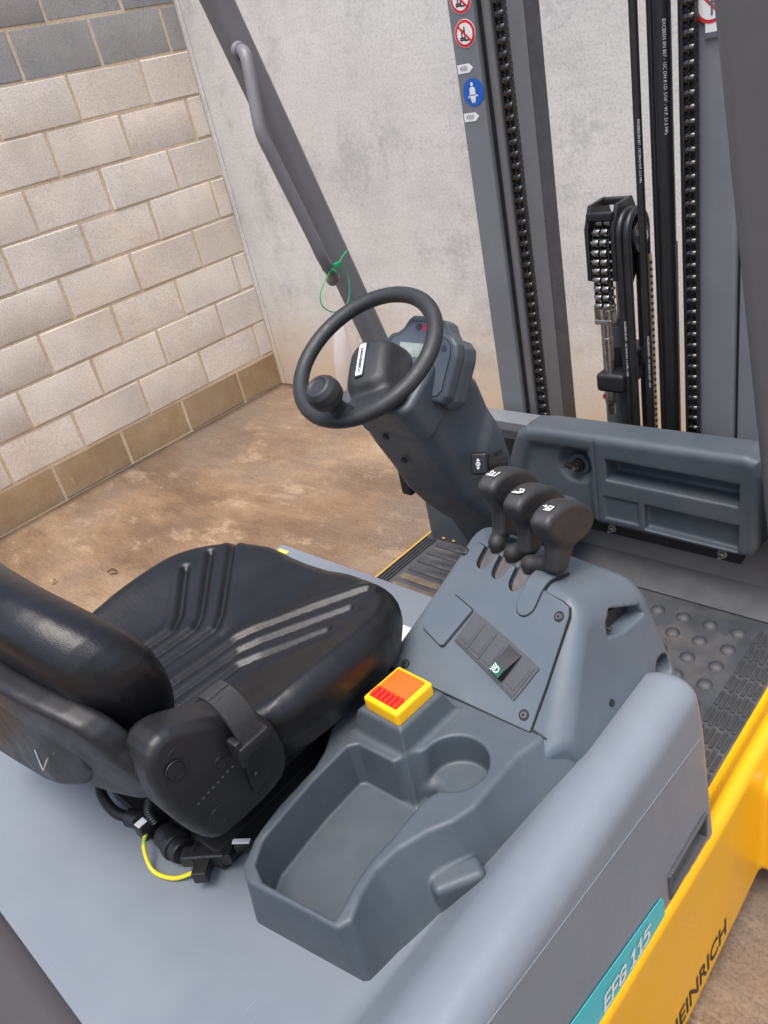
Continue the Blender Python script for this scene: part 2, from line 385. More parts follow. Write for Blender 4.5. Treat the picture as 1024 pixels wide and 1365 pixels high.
# ================================================================ implicit-surface modeller (for moulded shapes)
def sdf_mesh(f, lo, hi, h, it=3):
    lo = np.array(lo, np.float32); hi = np.array(hi, np.float32)
    n = np.ceil((hi - lo) / h).astype(int) + 1
    ax = [lo[i] + h * np.arange(n[i], dtype=np.float32) for i in range(3)]
    F = np.empty(tuple(n), np.float32)
    ch = max(1, int(400000 / (n[1] * n[2])))
    for i in range(0, n[0], ch):
        X, Y, Z = np.meshgrid(ax[0][i:i + ch], ax[1], ax[2], indexing='ij')
        F[i:i + ch] = f(X, Y, Z)
    ins = F < 0
    cnt = np.zeros(tuple(n - 1), np.float32); acc = np.zeros(tuple(n - 1) + (3,), np.float32)
    offs = [(a, b) for a in (0, 1) for b in (0, 1)]
    faces = []
    c0 = tuple(n - 1)
    def sl(d, o):  # slice of edge array along axis d at transverse offsets o
        s = [slice(0, c0[0]), slice(0, c0[1]), slice(0, c0[2])]
        t = [k for k in range(3) if k != d]
        for k, v in zip(t, o): s[k] = slice(v, v + c0[k])
        return tuple(s)
    base = np.stack(np.meshgrid(*[np.arange(k, dtype=np.float32) for k in c0], indexing='ij'), -1)
    edges = []
    for d in range(3):
        s0 = [slice(None)] * 3; s1 = [slice(None)] * 3; s0[d] = slice(0, -1); s1[d] = slice(1, None)
        a, b = F[tuple(s0)], F[tuple(s1)]
        cr = ins[tuple(s0)] != ins[tuple(s1)]
        t = np.where(cr, a / np.where(cr, a - b, 1), 0).astype(np.float32)
        edges.append((cr, ins[tuple(s0)]))
        for o in offs:
            q = sl(d, o); mm = cr[q]; cnt += mm
            tr = [k for k in range(3) if k != d]
            acc[..., d] += t[q] * mm
            acc[..., tr[0]] += o[0] * mm; acc[..., tr[1]] += o[1] * mm
    act = cnt > 0
    idx = np.full(c0, -1, np.int64); idx[act] = np.arange(act.sum())
    V = (base[act] + acc[act] / cnt[act][:, None]) * h + lo
    for d in range(3):
        cr, a_in = edges[d]; tr = [k for k in range(3) if k != d]
        I = np.argwhere(cr)
        ok = np.ones(len(I), bool)
        for k in tr: ok &= (I[:, k] > 0) & (I[:, k] < n[k] - 1)
        I = I[ok]
        def cell(o0, o1):
            J = I.copy(); J[:, tr[0]] -= o0; J[:, tr[1]] -= o1; return idx[J[:, 0], J[:, 1], J[:, 2]]
        Q = np.stack([cell(1, 1), cell(0, 1), cell(0, 0), cell(1, 0)], 1)
        fl = a_in[I[:, 0], I[:, 1], I[:, 2]]
        if d == 1: fl = ~fl
        Q[~fl] = Q[~fl][:, ::-1]
        faces.append(Q)
    Q = np.concatenate(faces)
    V = V.astype(np.float64); e = h * 0.25
    for _ in range(it):
        x, y, z = V[:, 0], V[:, 1], V[:, 2]
        d0 = f(x, y, z)
        g = np.stack([f(x + e, y, z) - f(x - e, y, z), f(x, y + e, z) - f(x, y - e, z), f(x, y, z + e) - f(x, y, z - e)], 1) / (2 * e)
        g2 = (g * g).sum(1) + 1e-6
        st = -(d0 / g2)[:, None] * g
        ln = np.linalg.norm(st, axis=1, keepdims=True); st *= np.minimum(1, 0.6 * h / np.maximum(ln, 1e-9))
        V += st * 0.9
    return V, Q

def sdf_part(name, f, lo, hi, h, mat, parent):
    V, Q = sdf_mesh(f, lo, hi, h)
    return from_np(name, V, Q, mat, parent, True)

def poly2(x, y, P):
    d = np.full(x.shape, 1e9, x.dtype); s = np.ones(x.shape, x.dtype); n = len(P)
    for i in range(n):
        ax, ay = P[i]; bx, by = P[i - 1]
        ex, ey = bx - ax, by - ay; wx, wy = x - ax, y - ay
        t = np.clip((wx * ex + wy * ey) / (ex * ex + ey * ey), 0, 1)
        qx, qy = wx - ex * t, wy - ey * t
        d = np.minimum(d, qx * qx + qy * qy)
        c1 = y >= ay; c2 = y < by; c3 = ex * wy > ey * wx
        flip = (c1 & c2 & c3) | (~c1 & ~c2 & ~c3)
        s = np.where(flip, -s, s)
    return s * np.sqrt(d)
def smin(a, b, k):
    h = np.clip(0.5 + 0.5 * (b - a) / k, 0, 1); return b + (a - b) * h - k * h * (1 - h)
def smax(a, b, k): return -smin(-a, -b, k)
def rmax(a, b, r):
    """intersection with a true round of radius r"""
    return np.minimum(np.maximum(a, b), -r) + np.sqrt(np.maximum(a + r, 0) ** 2 + np.maximum(b + r, 0) ** 2)
def rbox(x, y, z, c, hs, r):
    qx, qy, qz = np.abs(x - c[0]) - hs[0] + r, np.abs(y - c[1]) - hs[1] + r, np.abs(z - c[2]) - hs[2] + r
    return np.sqrt(np.maximum(qx, 0) ** 2 + np.maximum(qy, 0) ** 2 + np.maximum(qz, 0) ** 2) + np.minimum(np.maximum(qx, np.maximum(qy, qz)), 0) - r
def capsule(x, y, z, a, b, ra, rb=None):
    rb = ra if rb is None else rb
    e = [b[i] - a[i] for i in range(3)]; L2 = sum(k * k for k in e)
    t = np.clip(((x - a[0]) * e[0] + (y - a[1]) * e[1] + (z - a[2]) * e[2]) / L2, 0, 1)
    return np.sqrt((x - a[0] - e[0] * t) ** 2 + (y - a[1] - e[1] * t) ** 2 + (z - a[2] - e[2] * t) ** 2) - (ra + (rb - ra) * t)
def polyline2(x, y, P):
    d = np.full(x.shape, 1e9, x.dtype)
    for (ax, ay), (bx, by) in zip(P, P[1:]):
        ex, ey = bx - ax, by - ay; wx, wy = x - ax, y - ay
        t = np.clip((wx * ex + wy * ey) / (ex * ex + ey * ey), 0, 1)
        d = np.minimum(d, (wx - ex * t) ** 2 + (wy - ey * t) ** 2)
    return np.sqrt(d)
def frame_rot(x, y, z, c, A):
    """coordinates in the local frame with axes rows A at c"""
    X, Y, Z = x - c[0], y - c[1], z - c[2]
    return tuple(A[i][0] * X + A[i][1] * Y + A[i][2] * Z for i in range(3))

# ================================================================ the setting
def make_ground():
    n = 60; xs = np.concatenate([np.linspace(-30, -1, 12), np.linspace(-0.8, 7, 60), np.linspace(8, 30, 12)])
    ys = np.concatenate([np.linspace(-30, -5, 12), np.linspace(-4.8, 1, 50), np.linspace(2, 30, 10)])
    X, Y = np.meshgrid(xs, ys, indexing='ij')
    Z = 0.004 * np.sin(X * 2.1 + 1.3 * np.sin(Y * 1.7)) * np.cos(Y * 2.7)
    V = np.stack([X, Y, Z - 0.004], -1).reshape(-1, 3); ny = len(ys)
    F = [(i * ny + j, (i + 1) * ny + j, (i + 1) * ny + j + 1, i * ny + j + 1) for i in range(len(xs) - 1) for j in range(ny - 1)]
    return tag(from_np('ground', V, F, M['ground']), 'brown stained concrete yard slab under the forklift', kind='structure')
make_ground()

# ---- block wall (x = 0 face), every block its own piece
wall = tag(empty('block_wall', (0, -1.6, 0)), 'beige concrete block wall with two grey courses on top', 'wall')
ORG['block_wall'] = (0, -1.6, 0)
MB().box((-0.19, -4.2, -0.05), (-0.0035, -0.004, 2.79)).part('mortar', M['mortar'], wall)
def block_mesh(width, seed):
    rnd = random.Random(seed); mb = MB()
    mb.box((-0.18, -width / 2, -0.0945), (0, width / 2, 0.0945), 0.006, 3)
    for v in mb.bm.verts:
        v.co += Vector((rnd.uniform(-0.0010, 0.0010), rnd.uniform(-0.0018, 0.0018), rnd.uniform(-0.0015, 0.0015)))
    return mb.mesh('block', angle=20)
bm_full = [block_mesh(0.388, s) for s in range(4)]; bm_half = [block_mesh(0.288, 9)]; bm_q = [block_mesh(0.088, 19)]
for row in range(14):
    z = 0.1 + 0.2 * row
    first = 0.1 if row % 2 else 0.3
    y1 = 0.0; k = 0
    while y1 > -4.1:
        wd = first if k == 0 else 0.4
        pool = bm_full if wd == 0.4 else (bm_half if wd == 0.3 else bm_q)
        me = pool[random.randrange(len(pool))]
        mat = M['block_damp'] if row == 0 else (M['block_dark'] if row >= 9 else M['block'])
        o = bpy.data.objects.new('block', me); COL.objects.link(o)
        if not me.materials: me.materials.append(M['block'])
        o.material_slots[0].link = 'OBJECT'; o.material_slots[0].material = mat
        o.parent = wall
        o.location = (random.uniform(-0.0025, 0.0015), y1 - wd / 2 + 1.6 + random.uniform(-0.0015, 0.0015), z + random.uniform(-0.001, 0.001))
        o.rotation_euler = (random.uniform(-0.003, 0.003), 0, random.uniform(-0.004, 0.004))
        y1 -= wd; k += 1

# ---- cast concrete wall (y = 0 face)
cw = tag(empty('concrete_wall', (3, 0, 0)), 'pale grey cast concrete wall behind the mast', 'wall'); ORG['concrete_wall'] = (3, 0, 0)
MB().box((0.03, 0.0, -0.05), (8.0, 0.16, 3.2), 0.006).part('panel', M['concrete'], cw)
MB().box((-0.19, -0.0035, -0.05), (0.026, 0.16, 3.2), 0.008, 3).part('corner_column', M['concrete'], cw)

# ================================================================ the forklift
FL = (2.925, -2.2, 0.0)
truck = tag(empty('forklift', FL), 'grey and yellow electric forklift with black seat, steering wheel and mast', 'forklift')
ORG['forklift'] = FL

# ---- chassis
SIDE = [(-3.10, 0.50), (-2.367, 0.452), (-1.975, 0.418), (-1.2, 0.40), (-1.2, 0.10), (-1.80, 0.075), (-2.11, 0.052), (-3.1, 0.05)]
SILL = [(3.31, 0.375), (3.409, 0.393), (3.430, 0.424), (3.440, 0.426), (3.447, 0.416), (3.447, 0.067), (3.440, 0.06), (3.31, 0.06)]
def chassis_f(x, y, z):
    up = np.where(y < -1.975, (-1.975 - y) * 0.087, 0.0) * np.clip((z - 0.06) / 0.35, 0, 1)
    dn = np.clip((y + 2.11) * 0.08, 0, 0.05) * np.clip((0.42 - z) / 0.35, 0, 1)
    d = poly2(x, z - up - dn, SILL) - 0.006
    fend = rbox(x, y, z, (3.45, -1.28, 0.21), (0.09, 0.505, 0.13), 0.03)
    d = smin(d, fend, 0.008)
    return np.maximum(d, np.maximum(-3.1 - y, y + 0.9))
ch = sdf_part('chassis', chassis_f, (3.29, -3.12, 0.0), (3.56, -0.86, 0.56), 0.008, M['yellow'], truck)
tag(ch, 'bright yellow side sill')
MB().box((2.42, -3.1, 0.08), (3.33, -1.18, 0.385), 0.01).part('floor_frame', M['frame'], truck)
# yellow lower-left sill seen past the mat
MB().box((2.385, -2.1, 0.10), (2.418, -1.2, 0.392), 0.008).part('sill', M['yellow'], truck)
# lettering along the right side
text('lettering', 'JUNGHEINRICH', 0.072, M['print_black'], (3.4525, -2.135, 0.116), (0, 1, 0.055), (0, 0, 1), ch, lift=0.0012, squeeze=0.74, bold=0.0012)

# ---- hood
def hood_f(x, y, z):
    # flat lid
    lid = rmax(np.maximum(np.abs(x - 2.875) - 0.435, np.abs(y + 2.52) - 0.582), z - 0.70, 0.016)
    # raised shoulder along the right side
    tz = 0.764
    sidex = 3.446 - np.clip(z - 0.42, 0, 1) * 0.035
    cre = 0.664 + (-2.0 - y) * 0.125
    sidex = sidex - np.clip(z - cre, 0, 0.3) * 0.06
    sh = rmax(z - tz, x - sidex, 0.036)
    inn = ((3.350 - x) + (z - 0.75) * 1.0) / 1.414
    sh = smax(sh, inn, 0.020)
    sh = rmax(sh, y + 1.996 - (0.74 - z) * 0.06, 0.024)
    d = smin(lid, sh, 0.012)
    gl = 0.424 + np.where(y < -1.975, (-1.975 - y) * 0.088, 0.0)
    d = np.maximum(d, -(y + 3.06)) if False else d
    d = np.maximum(d, gl - z)
    d = np.maximum(d, -3.09 - y)
    # latch pocket
    pk = rbox(x, y, z, (3.44, -2.084, 0.478), (0.022, 0.062, 0.025), 0.003)
    return np.maximum(d, -pk)
hood = sdf_part('battery_hood', hood_f, (2.42, -3.11, 0.40), (3.47, -1.96, 0.80), 0.0065, M['hood'], truck)
# pressed line along the flank
pl = []
for i in range(25):
    y = -3.05 + i * (1.030 / 24); z = 0.664 + (-2.0 - y) * 0.125
    sx = 3.446 - (z - 0.42) * 0.035
    pl.append((sx - 0.0002, y, z))
# latch frame in the pocket
lf = MB()
fx = 3.4462
lf_dz, lf_dy = -0.0190, -0.012
for a, b in (((fx - .014, -2.138, 0.470), (fx + .001, -2.131, 0.524)), ((fx - .014, -2.012, 0.470), (fx + .001, -2.005, 0.524)), ((fx - .014, -2.131, 0.518), (fx + .001, -2.012, 0.524)), ((fx - .014, -2.131, 0.470), (fx + .001, -2.012, 0.476))):
    lf.box(a, b, 0.0012)
lf.box((fx - .022, -2.134, 0.472), (fx - .018, -2.008, 0.522))
lf.box((fx - .017, -2.125, 0.478), (fx - .006, -2.045, 0.497), 0.003)
bmesh.ops.translate(lf.bm, verts=lf.bm.verts, vec=(0, lf_dy, lf_dz))
lf.part('hood_latch', M['switch'], hood)
MB().tube(pl, 0.0010, 6).part('press_line', M['hood'], hood)
# teal badge with the type number
def flank(y, z, h): return (3.446 - (z - 0.42) * 0.035 + 0.0015 + h, y, z)
bd = [(-2.62, 0.476), (-2.27, 0.448), (-2.175, 0.446), (-2.172, 0.452), (-2.172, 0.481), (-2.178, 0.492), (-2.44, 0.546), (-2.62, 0.566)]
MB().prism(bd, lambda u, v, h: flank(u, v, h), 0.0, 0.0012).part('badge', M['teal'], hood, smooth=False)
GL = {'E': [[(.5, 0), (0, 0), (0, 1), (.5, 1)], [(0, .5), (.42, .5)]], 'F': [[(0, 0), (0, 1), (.5, 1)], [(0, .5), (.42, .5)]],
      'G': [[(.55, .82), (.42, .98), (.16, .98), (.0, .8), (.0, .2), (.16, .02), (.42, .02), (.55, .18), (.55, .5), (.32, .5)]],
      '1': [[(.05, .78), (.28, 1), (.28, 0)], [(.05, 0), (.5, 0)]], '5': [[(.5, 1), (.06, 1), (.03, .56), (.35, .6), (.52, .42), (.52, .18), (.36, .02), (.0, .04)]], ' ': []}
def stroke_text(name, body, size, wd, fn, parent, mat, adv=0.72, shear=0.22):
    mb = MB(); x0 = 0.0; k_ = 0
    for ch_ in body:
        for st in GL[ch_]:
            P = [Vector(((x0 + u + v * shear) * size, v * size)) for u, v in st]
            for a, b in zip(P, P[1:]):
                d = b - a; n_ = Vector((-d.y, d.x)).normalized() * wd / 2; e = d.normalized() * wd * 0.42
                k_ += 1; mb.bm.faces.new([mb.bm.verts.new(fn(q.x, q.y, (k_ % 12) * 0.00007)) for q in (a - e + n_, a - e - n_, b + e - n_, b + e + n_)])
        x0 += adv if ch_ != ' ' else 0.42
    return mb.part(name, mat, parent, smooth=False)
stroke_text('badge_lettering', 'EFG 115', 0.0265, 0.0052, lambda u, v, l: flank(-2.352 + u * 1.05, 0.468 + v - u * 0.085, 0.0022 + l), hood, M['sticker'])
# stickers on the lid
MB().box((2.462, -2.008, 0.7005), (2.492, -1.978, 0.7015)).part('lid_sticker', M['yel_s'], hood)
MB().box((2.505, -2.035, 0.7005), (2.66, -2.000, 0.7015)).part('lid_sticker', M['sticker'], hood)
MB().box((2.86, -2.11, 0.7005), (2.965, -2.055, 0.7015)).part('lid_sticker', M['sticker'], hood)

# ---- floor plate, mats
RM = MB().box((3.03, -2.02, 0.386), (3.395, -1.421, 0.400), 0.003).part('floor_mat', M['matrub'], truck)
def dome():
    V = []; F = []; n = 14; rg = [(0.0160, 0), (0.0150, 0.0035), (0.0108, 0.0072), (0.0055, 0.0092)]
    for r, z in rg: V += [(r * math.cos(2 * math.pi * k / n), r * math.sin(2 * math.pi * k / n), z) for k in range(n)]
    V.append((0, 0, 0.0098))
    for a in range(3):
        for k in range(n): F.append((a * n + k, a * n + (k + 1) % n, (a + 1) * n + (k + 1) % n, (a + 1) * n + k))
    for k in range(n): F.append((3 * n + k, 3 * n + (k + 1) % n, 4 * n))
    me = bpy.data.meshes.new('mat_stud'); me.from_pydata(V, [], F); me.shade_smooth(); me.materials.append(M['matrub']); return me
dm = dome()
for i in range(5):
    for j in range(10):
        x = 3.050 + 0.060 * i + (0.0 if j % 2 == 0 else 0.001); y = -1.479 - 0.0588 * j
        o = bpy.data.objects.new('mat_stud', dm); COL.objects.link(o); o.parent = RM
        o.location = (x + 0.0005 + (0.0) - FL[0] + 0.0, y - FL[1], 0.400 - FL[2])
# ribbed tread along the right edge of the mat
rib = MB().box((-0.0036, -0.0205, 0), (0.0036, 0.0205, 0.0040), 0.0012, 1).mesh('tread_rib'); rib.materials.append(M['rubber'])
for j in range(11):
    for i in range(6):
        o = bpy.data.objects.new('tread_rib', rib); COL.objects.link(o); o.parent = RM
        o.location = (3.330 + i * 0.0112 - FL[0], -1.475 - j * 0.0505 - FL[1] - (0.006 if i % 2 else 0), 0.400)
LM = MB().box((2.402, -2.0, 0.386), (3.0285, -1.4205, 0.3995), 0.003).part('floor_mat', M['matrub'], truck)
strip = MB().box((-0.075, -0.012, 0), (0.11, 0.012, 0.004), 0.003, 2).mesh('wide_rib'); strip.materials.append(simple('dusty_rubber', (0.12, 0.095, 0.065), 0.8, var=0.35, vscale=40))
stripk = strip.copy(); stripk.materials.clear(); stripk.materials.append(M['matrub'])
for j in range(9):
    o = bpy.data.objects.new('wide_rib', strip if j in (4, 5) else stripk); COL.objects.link(o); o.parent = LM
    o.location = (2.535 - FL[0], -1.475 - j * 0.0405 - FL[1], 0.399)
lr = MB().box((-0.003, -0.25, 0), (0.003, 0.25, 0.004), 0.001, 1).mesh('edge_rib'); lr.materials.append(M['rubber'])
for i in range(4):
    o = bpy.data.objects.new('edge_rib', lr); COL.objects.link(o); o.parent = LM; o.location = (2.410 + i * 0.0105 - FL[0], -1.71 - FL[1], 0.400)
# small brass screws at the front of the left mat
for px in (2.470, 2.505):
    MB().cyl((px, -1.445, 0.41), (px, -1.455, 0.413), 0.005, 10).part('screw', M['yellow_pl'], LM)

# ---- front bulkhead (cowl)
cowl = MB()
cowl.box((2.42, -1.362, 0.36), (3.36, -1.335, 0.66), 0.006)
cb = cowl.part('bulkhead', M['frame'], truck)
MB().prism([(-1.3625, 0.447), (-1.420, 0.402), (-1.420, 0.38), (-1.3625, 0.38)], lambda u, v, h: (h, u, v), 2.80, 3.40, 0.0).part('toe_ramp', simple('darkened_frame_paint', (0.055, 0.057, 0.062), 0.6, var=0.1, dust=0.05), cb)  # frame paint darkened in colour to offset the sky light on the slope
MB().box((2.60, -1.392, 0.515), (3.26, -1.3625, 0.552), 0.002).part('black_rail', M['black'], cb)  # solid black strip between dash and bulkhead, behind the bolts
for bx in (2.962, 3.222):
    b = MB(); b.cyl((bx, -1.3935, 0.5345), (bx, -1.396, 0.5345), 0.0105, 16); b.cyl((bx, -1.396, 0.5345), (bx, -1.403, 0.5345), 0.0078, 6, bev=0.001); b.cyl((bx, -1.403, 0.5345), (bx, -1.412, 0.5345), 0.004, 10)
    b.part('bolt', M['steel'], cb)
# left side of the bulkhead beside the column
MB().box((2.42, -1.455, 0.36), (2.56, -1.362, 0.72), 0.012).part('side_panel', M['plastic'], cb)
MB().prism([(2.565, 0.40), (2.80, 0.40), (2.80, 0.66), (2.565, 0.66)], lambda u, v, h: (u, h, v), -1.41, -1.37, 0.004).part('kick_panel', M['plastic'], cb)
MB().box((2.42, -1.36, 0.66), (2.80, -1.30, 0.757), 0.003).part('cross_member', M['mast'], cb)
MB().box((2.60, -1.3985, 0.665), (2.78, -1.362, 0.735), 0.003).part('cable_opening', M['gap'], cb)

# ================================================================ storage console beside the seat
T_OUT = [(3.03, -2.17), (3.03, -2.33), (3.042, -2.365), (3.064, -2.40), (3.074, -2.43), (3.078, -2.50), (3.088, -2.555), (3.103, -2.588), (3.125, -2.598), (3.262, -2.578), (3.270, -2.562), (3.258, -2.53), (3.252, -2.50), (3.257, -2.462), (3.272, -2.424), (3.290, -2.396), (3.300, -2.365), (3.300, -2.27), (3.310, -2.232), (3.318, -2.17)]
B_OUT = [(3.03, -2.17), (3.03, -2.33), (3.042, -2.365), (3.064, -2.40), (3.074, -2.43), (3.082, -2.50), (3.096, -2.56), (3.108, -2.602), (3.115, -2.604), (3.278, -2.579), (3.284, -2.574), (3.290, -2.53), (3.300, -2.49), (3.312, -2.44), (3.325, -2.39), (3.338, -2.345), (3.368, -2.27), (3.395, -2.225), (3.43, -2.17)]
TRAY = [(3.096, -2.50), (3.102, -2.55), (3.116, -2.576), (3.142, -2.587), (3.252, -2.572), (3.249, -2.55), (3.243, -2.53), (3.238, -2.49), (3.240, -2.46), (3.238, -2.42), (3.238, -2.36), (3.205, -2.335), (3.182, -2.350), (3.165, -2.366), (3.10, -2.368), (3.090, -2.378), (3.091, -2.45)]
def tray_f(x, y, z):
    t = np.clip((0.795 - z) / 0.095, 0, 1)
    d2 = poly2(x, y, T_OUT) * (1 - t) + poly2(x, y, B_OUT) * t
    zt = 0.793 - np.clip(-2.54 - y, 0, 0.1) * 0.12
    d = rmax(d2, z - zt, 0.0045)
    d = np.maximum(d, 0.690 - z)
    pk = rmax(poly2(x, y, TRAY) - 0.001 + (0.79 - z) * 0.06, 0.720 - z, 0.003)
    mid = np.sqrt((x - 3.208) ** 2 + (y + 2.360) ** 2) - 0.036 + (0.79 - z) * 0.25
    pk = smin(pk, rmax(mid, 0.742 - z, 0.006), 0.014)
    cup = rmax(np.sqrt((x - 3.236) ** 2 + (y + 2.322) ** 2) - 0.0465 + (0.79 - z) * 0.05, 0.744 - z, 0.004)
    pk = smin(pk, cup, 0.010)
    d = smax(d, -pk, 0.004)
    # boss under the isolator switch
    c = (3.128, -2.297, 0.80); tp = (0.84 - z) * 0.25
    bo = rmax(np.maximum(np.abs(x - c[0] - (y - c[1]) * 0.06) - 0.038 - tp, np.abs(y - c[1]) - 0.041 - tp), z - 0.832, 0.006)
    d = smin(d, np.maximum(bo, 0.72 - z), 0.008)
    # moulded hinge bump on the flank
    a = 0.58; X = (x - 3.312) * math.cos(a) - (y + 2.43) * math.sin(a); Y = (x - 3.312) * math.sin(a) + (y + 2.43) * math.cos(a)
    hb = rbox(X, Y, z, (-0.003, 0, 0.718), (0.0165, 0.034, 0.028), 0.009)
    return smin(d, hb, 0.006)
tray = sdf_part('storage_console', tray_f, (3.01, -2.62, 0.685), (3.385, -2.16, 0.845), 0.0023, M['plastic'], truck)

# battery isolator: yellow surround, orange rocker with red grip bars
isw = MB(); A = Matrix.Translation((3.130, -2.298, 0.845)) @ Matrix.Rotation(R_(-3), 4, 'Z')
isw.box((-0.0335, -0.0375, -0.016), (0.0335, 0.0375, 0.009), 0.005, 3, A)
isw_o = isw.part('isolator_switch', M['yellow_pl'], truck); tag(isw_o, 'yellow switch surround on the storage console')
MB().box((-0.0265, -0.010, 0.004), (0.0265, 0.0305, 0.0115), 0.002, 2, A).part('rocker', M['orange'], isw_o)
MB().box((-0.0265, -0.0305, 0.004), (0.0265, -0.0105, 0.0100), 0.001, 1, A).part('grip_base', M['red'], isw_o)
for i in range(6):
    x = -0.0222 + i * 0.0089
    MB().box((x - 0.0028, -0.0300, 0.008), (x + 0.0028, -0.0110, 0.0140), 0.0018, 2, A).part('grip_bar', M['red'], isw_o)

# ================================================================ control console (pod with lever slots)
def ycrest(x): return -2.005 - 0.38 * (x - 3.09)
def slope_k(x): return 0.53 + (x - 3.064) / 0.214 * 0.38
def Hs(x, y):
    """height of the pod's skewed top: sloping panel running into a gently falling crown"""
    a = 0.8 + (0.53 + (x - 3.064) / 0.214 * 0.38) * (y + 2.216)
    b = 0.917 - 0.30 * (y - (-2.005 - 0.38 * (x - 3.09)))
    h = np.clip(0.5 + 0.5 * (b - a) / 0.016, 0, 1)
    return b + (a - b) * h - 0.016 * h * (1 - h)
def pp(x, y, h=0.0):
    """point on the pod's top above plan position (x, y), lifted h along the normal"""
    z = float(Hs(x, y)); e = 0.004
    n_ = Vector((-(float(Hs(x + e, y)) - float(Hs(x - e, y))) / (2 * e), -(float(Hs(x, y + e)) - float(Hs(x, y - e))) / (2 * e), 1)).normalized()
    return Vector((x, y, z)) + n_ * h
def nrm(x, y): return (pp(x, y, 1.0) - pp(x, y, 0.0)).normalized()
def drape(pts, h0, h1, bev=0.0, step=0.010):
    """plate with plan outline pts laid on the pod's curved top, from height h0 to h1"""
    mb = MB(); mb.prism(pts, lambda u, v, h: (u, v, h), h0, h1, bev, 2, both=False)
    bmesh.ops.recalc_face_normals(mb.bm, faces=mb.bm.faces)
    bmesh.ops.triangulate(mb.bm, faces=[f for f in mb.bm.faces if len(f.verts) > 4])
    xs = [p[0] for p in pts]; ys = [p[1] for p in pts]
    for ax, lo, hi in ((0, min(xs), max(xs)), (1, min(ys), max(ys))):
        t = lo + step * 0.5
        while t < hi:
            co = (t, 0, 0) if ax == 0 else (0, t, 0); no = (1, 0, 0) if ax == 0 else (0, 1, 0)
            bmesh.ops.bisect_plane(mb.bm, geom=list(mb.bm.verts) + list(mb.bm.edges) + list(mb.bm.faces), plane_co=co, plane_no=no, dist=1e-6)
            t += step
    for v in mb.bm.verts: v.co = pp(v.co.x, v.co.y, v.co.z)
    return mb
SLOTS = [(3.115, -2.061), (3.153, -2.0745), (3.193, -2.088)]
SR = 0.0152
def stadium_d(x, y, c, r, top):
    return np.sqrt((x - c[0]) ** 2 + (y - np.clip(y, c[1] + r, top)) ** 2) - r
def pod_f(x, y, z):
    d = (z - Hs(x, y)) * 0.82
    d = rmax(d, (y + 1.938) + (z - 0.85) * 0.06, 0.032)
    left = (3.016 + (y + 2.255) * 0.14) - x
    right = (x - (3.356 - (z - 0.75) * 0.30)) * 0.957
    d = rmax(d, left, 0.012)
    d = rmax(d, right, 0.030)
    d = rmax(d, (-2.266 - y + np.clip(x - 3.306, 0, 1) * 1.35) * 0.62, 0.006)
    for c in SLOTS:
        s = np.maximum(stadium_d(x, y, c, SR, c[1] + 0.075), 0.868 - z)
        d = smax(d, -s, 0.003)
    # grip opening in the right flank
    op = poly2(y, z, [(-2.066, 0.848), (-2.058, 0.867), (-2.039, 0.877), (-1.975, 0.842), (-1.971, 0.825), (-1.986, 0.826), (-2.032, 0.834)])
    op = np.maximum(op, np.abs(x - 3.335) - 0.035)
    d = smax(d, -op, 0.003)
    hole = np.sqrt((y + 1.972) ** 2 + (z - 0.730) ** 2) - 0.022
    d = np.maximum(d, -np.maximum(hole, 3.335 - x))
    return np.maximum(d, 0.598 - z)
pod = sdf_part('control_console', pod_f, (3.00, -2.285, 0.59), (3.41, -1.915, 0.945), 0.0026, M['plastic_hi'], truck)
MB().box((3.05, -2.24, 0.395), (3.345, -1.955, 0.602), 0.01).part('console_base', M['plastic'], pod)
MB().tube([(3.028, -2.2290, 0.7945), (3.10, -2.2285, 0.7945), (3.20, -2.2265, 0.7945), (3.298, -2.2245, 0.7945), (3.318, -2.2250, 0.790)], 0.0018, 8).part('console_joint', M['gap'], pod)
# latch visible inside the grip opening
MB().prism([(-2.075, 0.84), (-2.06, 0.88), (-2.03, 0.882), (-1.965, 0.85), (-1.962, 0.815), (-1.99, 0.815)], lambda u, v, h: (h, u, v), 3.2985, 3.3008).part('grip_shade_plate', M['gap'], pod, smooth=False)  # dark backing plate: shade inside the grip opening put into the colour
lt = MB(); lt.prism([(-2.06, 0.842), (-1.975, 0.825), (-1.98, 0.846), (-2.04, 0.868)], lambda u, v, h: (h, u, v), 3.303, 3.309, 0.002); lt.cyl((3.308, -2.052, 0.854), (3.324, -2.052, 0.851), 0.0035, 10)
lt.part('latch', M['black'], pod)

# inset panel with concave lever cut-outs, gap line around it
def u_notch(c, r, top, n=10):
    return [(c[0] + r, top)] + [(c[0] + r * math.cos(t), c[1] + r + r * math.sin(t)) for t in [-(math.pi) * k / n for k in range(n + 1)]] + [(c[0] - r, top)]
def panel_poly(g):
    P = [(3.042 - g, -2.2255 - g), (3.12, -2.2255 - g), (3.20, -2.2255 - g), (3.2936 + g, -2.2255 - g), (3.2958 + g, -2.178), (3.2955 + g, -2.106), (3.291 + g, -2.097 + g * .7), (3.280, -2.0925 + g), (3.2528, -2.0865 + g)]
    for c in SLOTS[::-1]:
        f_ = lambda x: -2.0195 - (x - 3.084) * 0.39 + g
        q = u_notch(c, SR + 0.0008 - g, 0)
        q[0] = (q[0][0], f_(q[0][0])); q[-1] = (q[-1][0], f_(q[-1][0]))
        P += q
    P += [(3.084, -2.0195 + g), (3.074 - g * .7, -2.022 + g * .7), (3.0655 - g, -2.033), (3.055 - g, -2.12)]
    return P
drape(panel_poly(0.0014), 0.0002, 0.0040).part('panel_gap', M['gap'], pod, smooth=False)
pan = drape(panel_poly(0.0), 0.0, 0.0052, 0.0007).part('console_panel', M['plastic_hi'], pod)
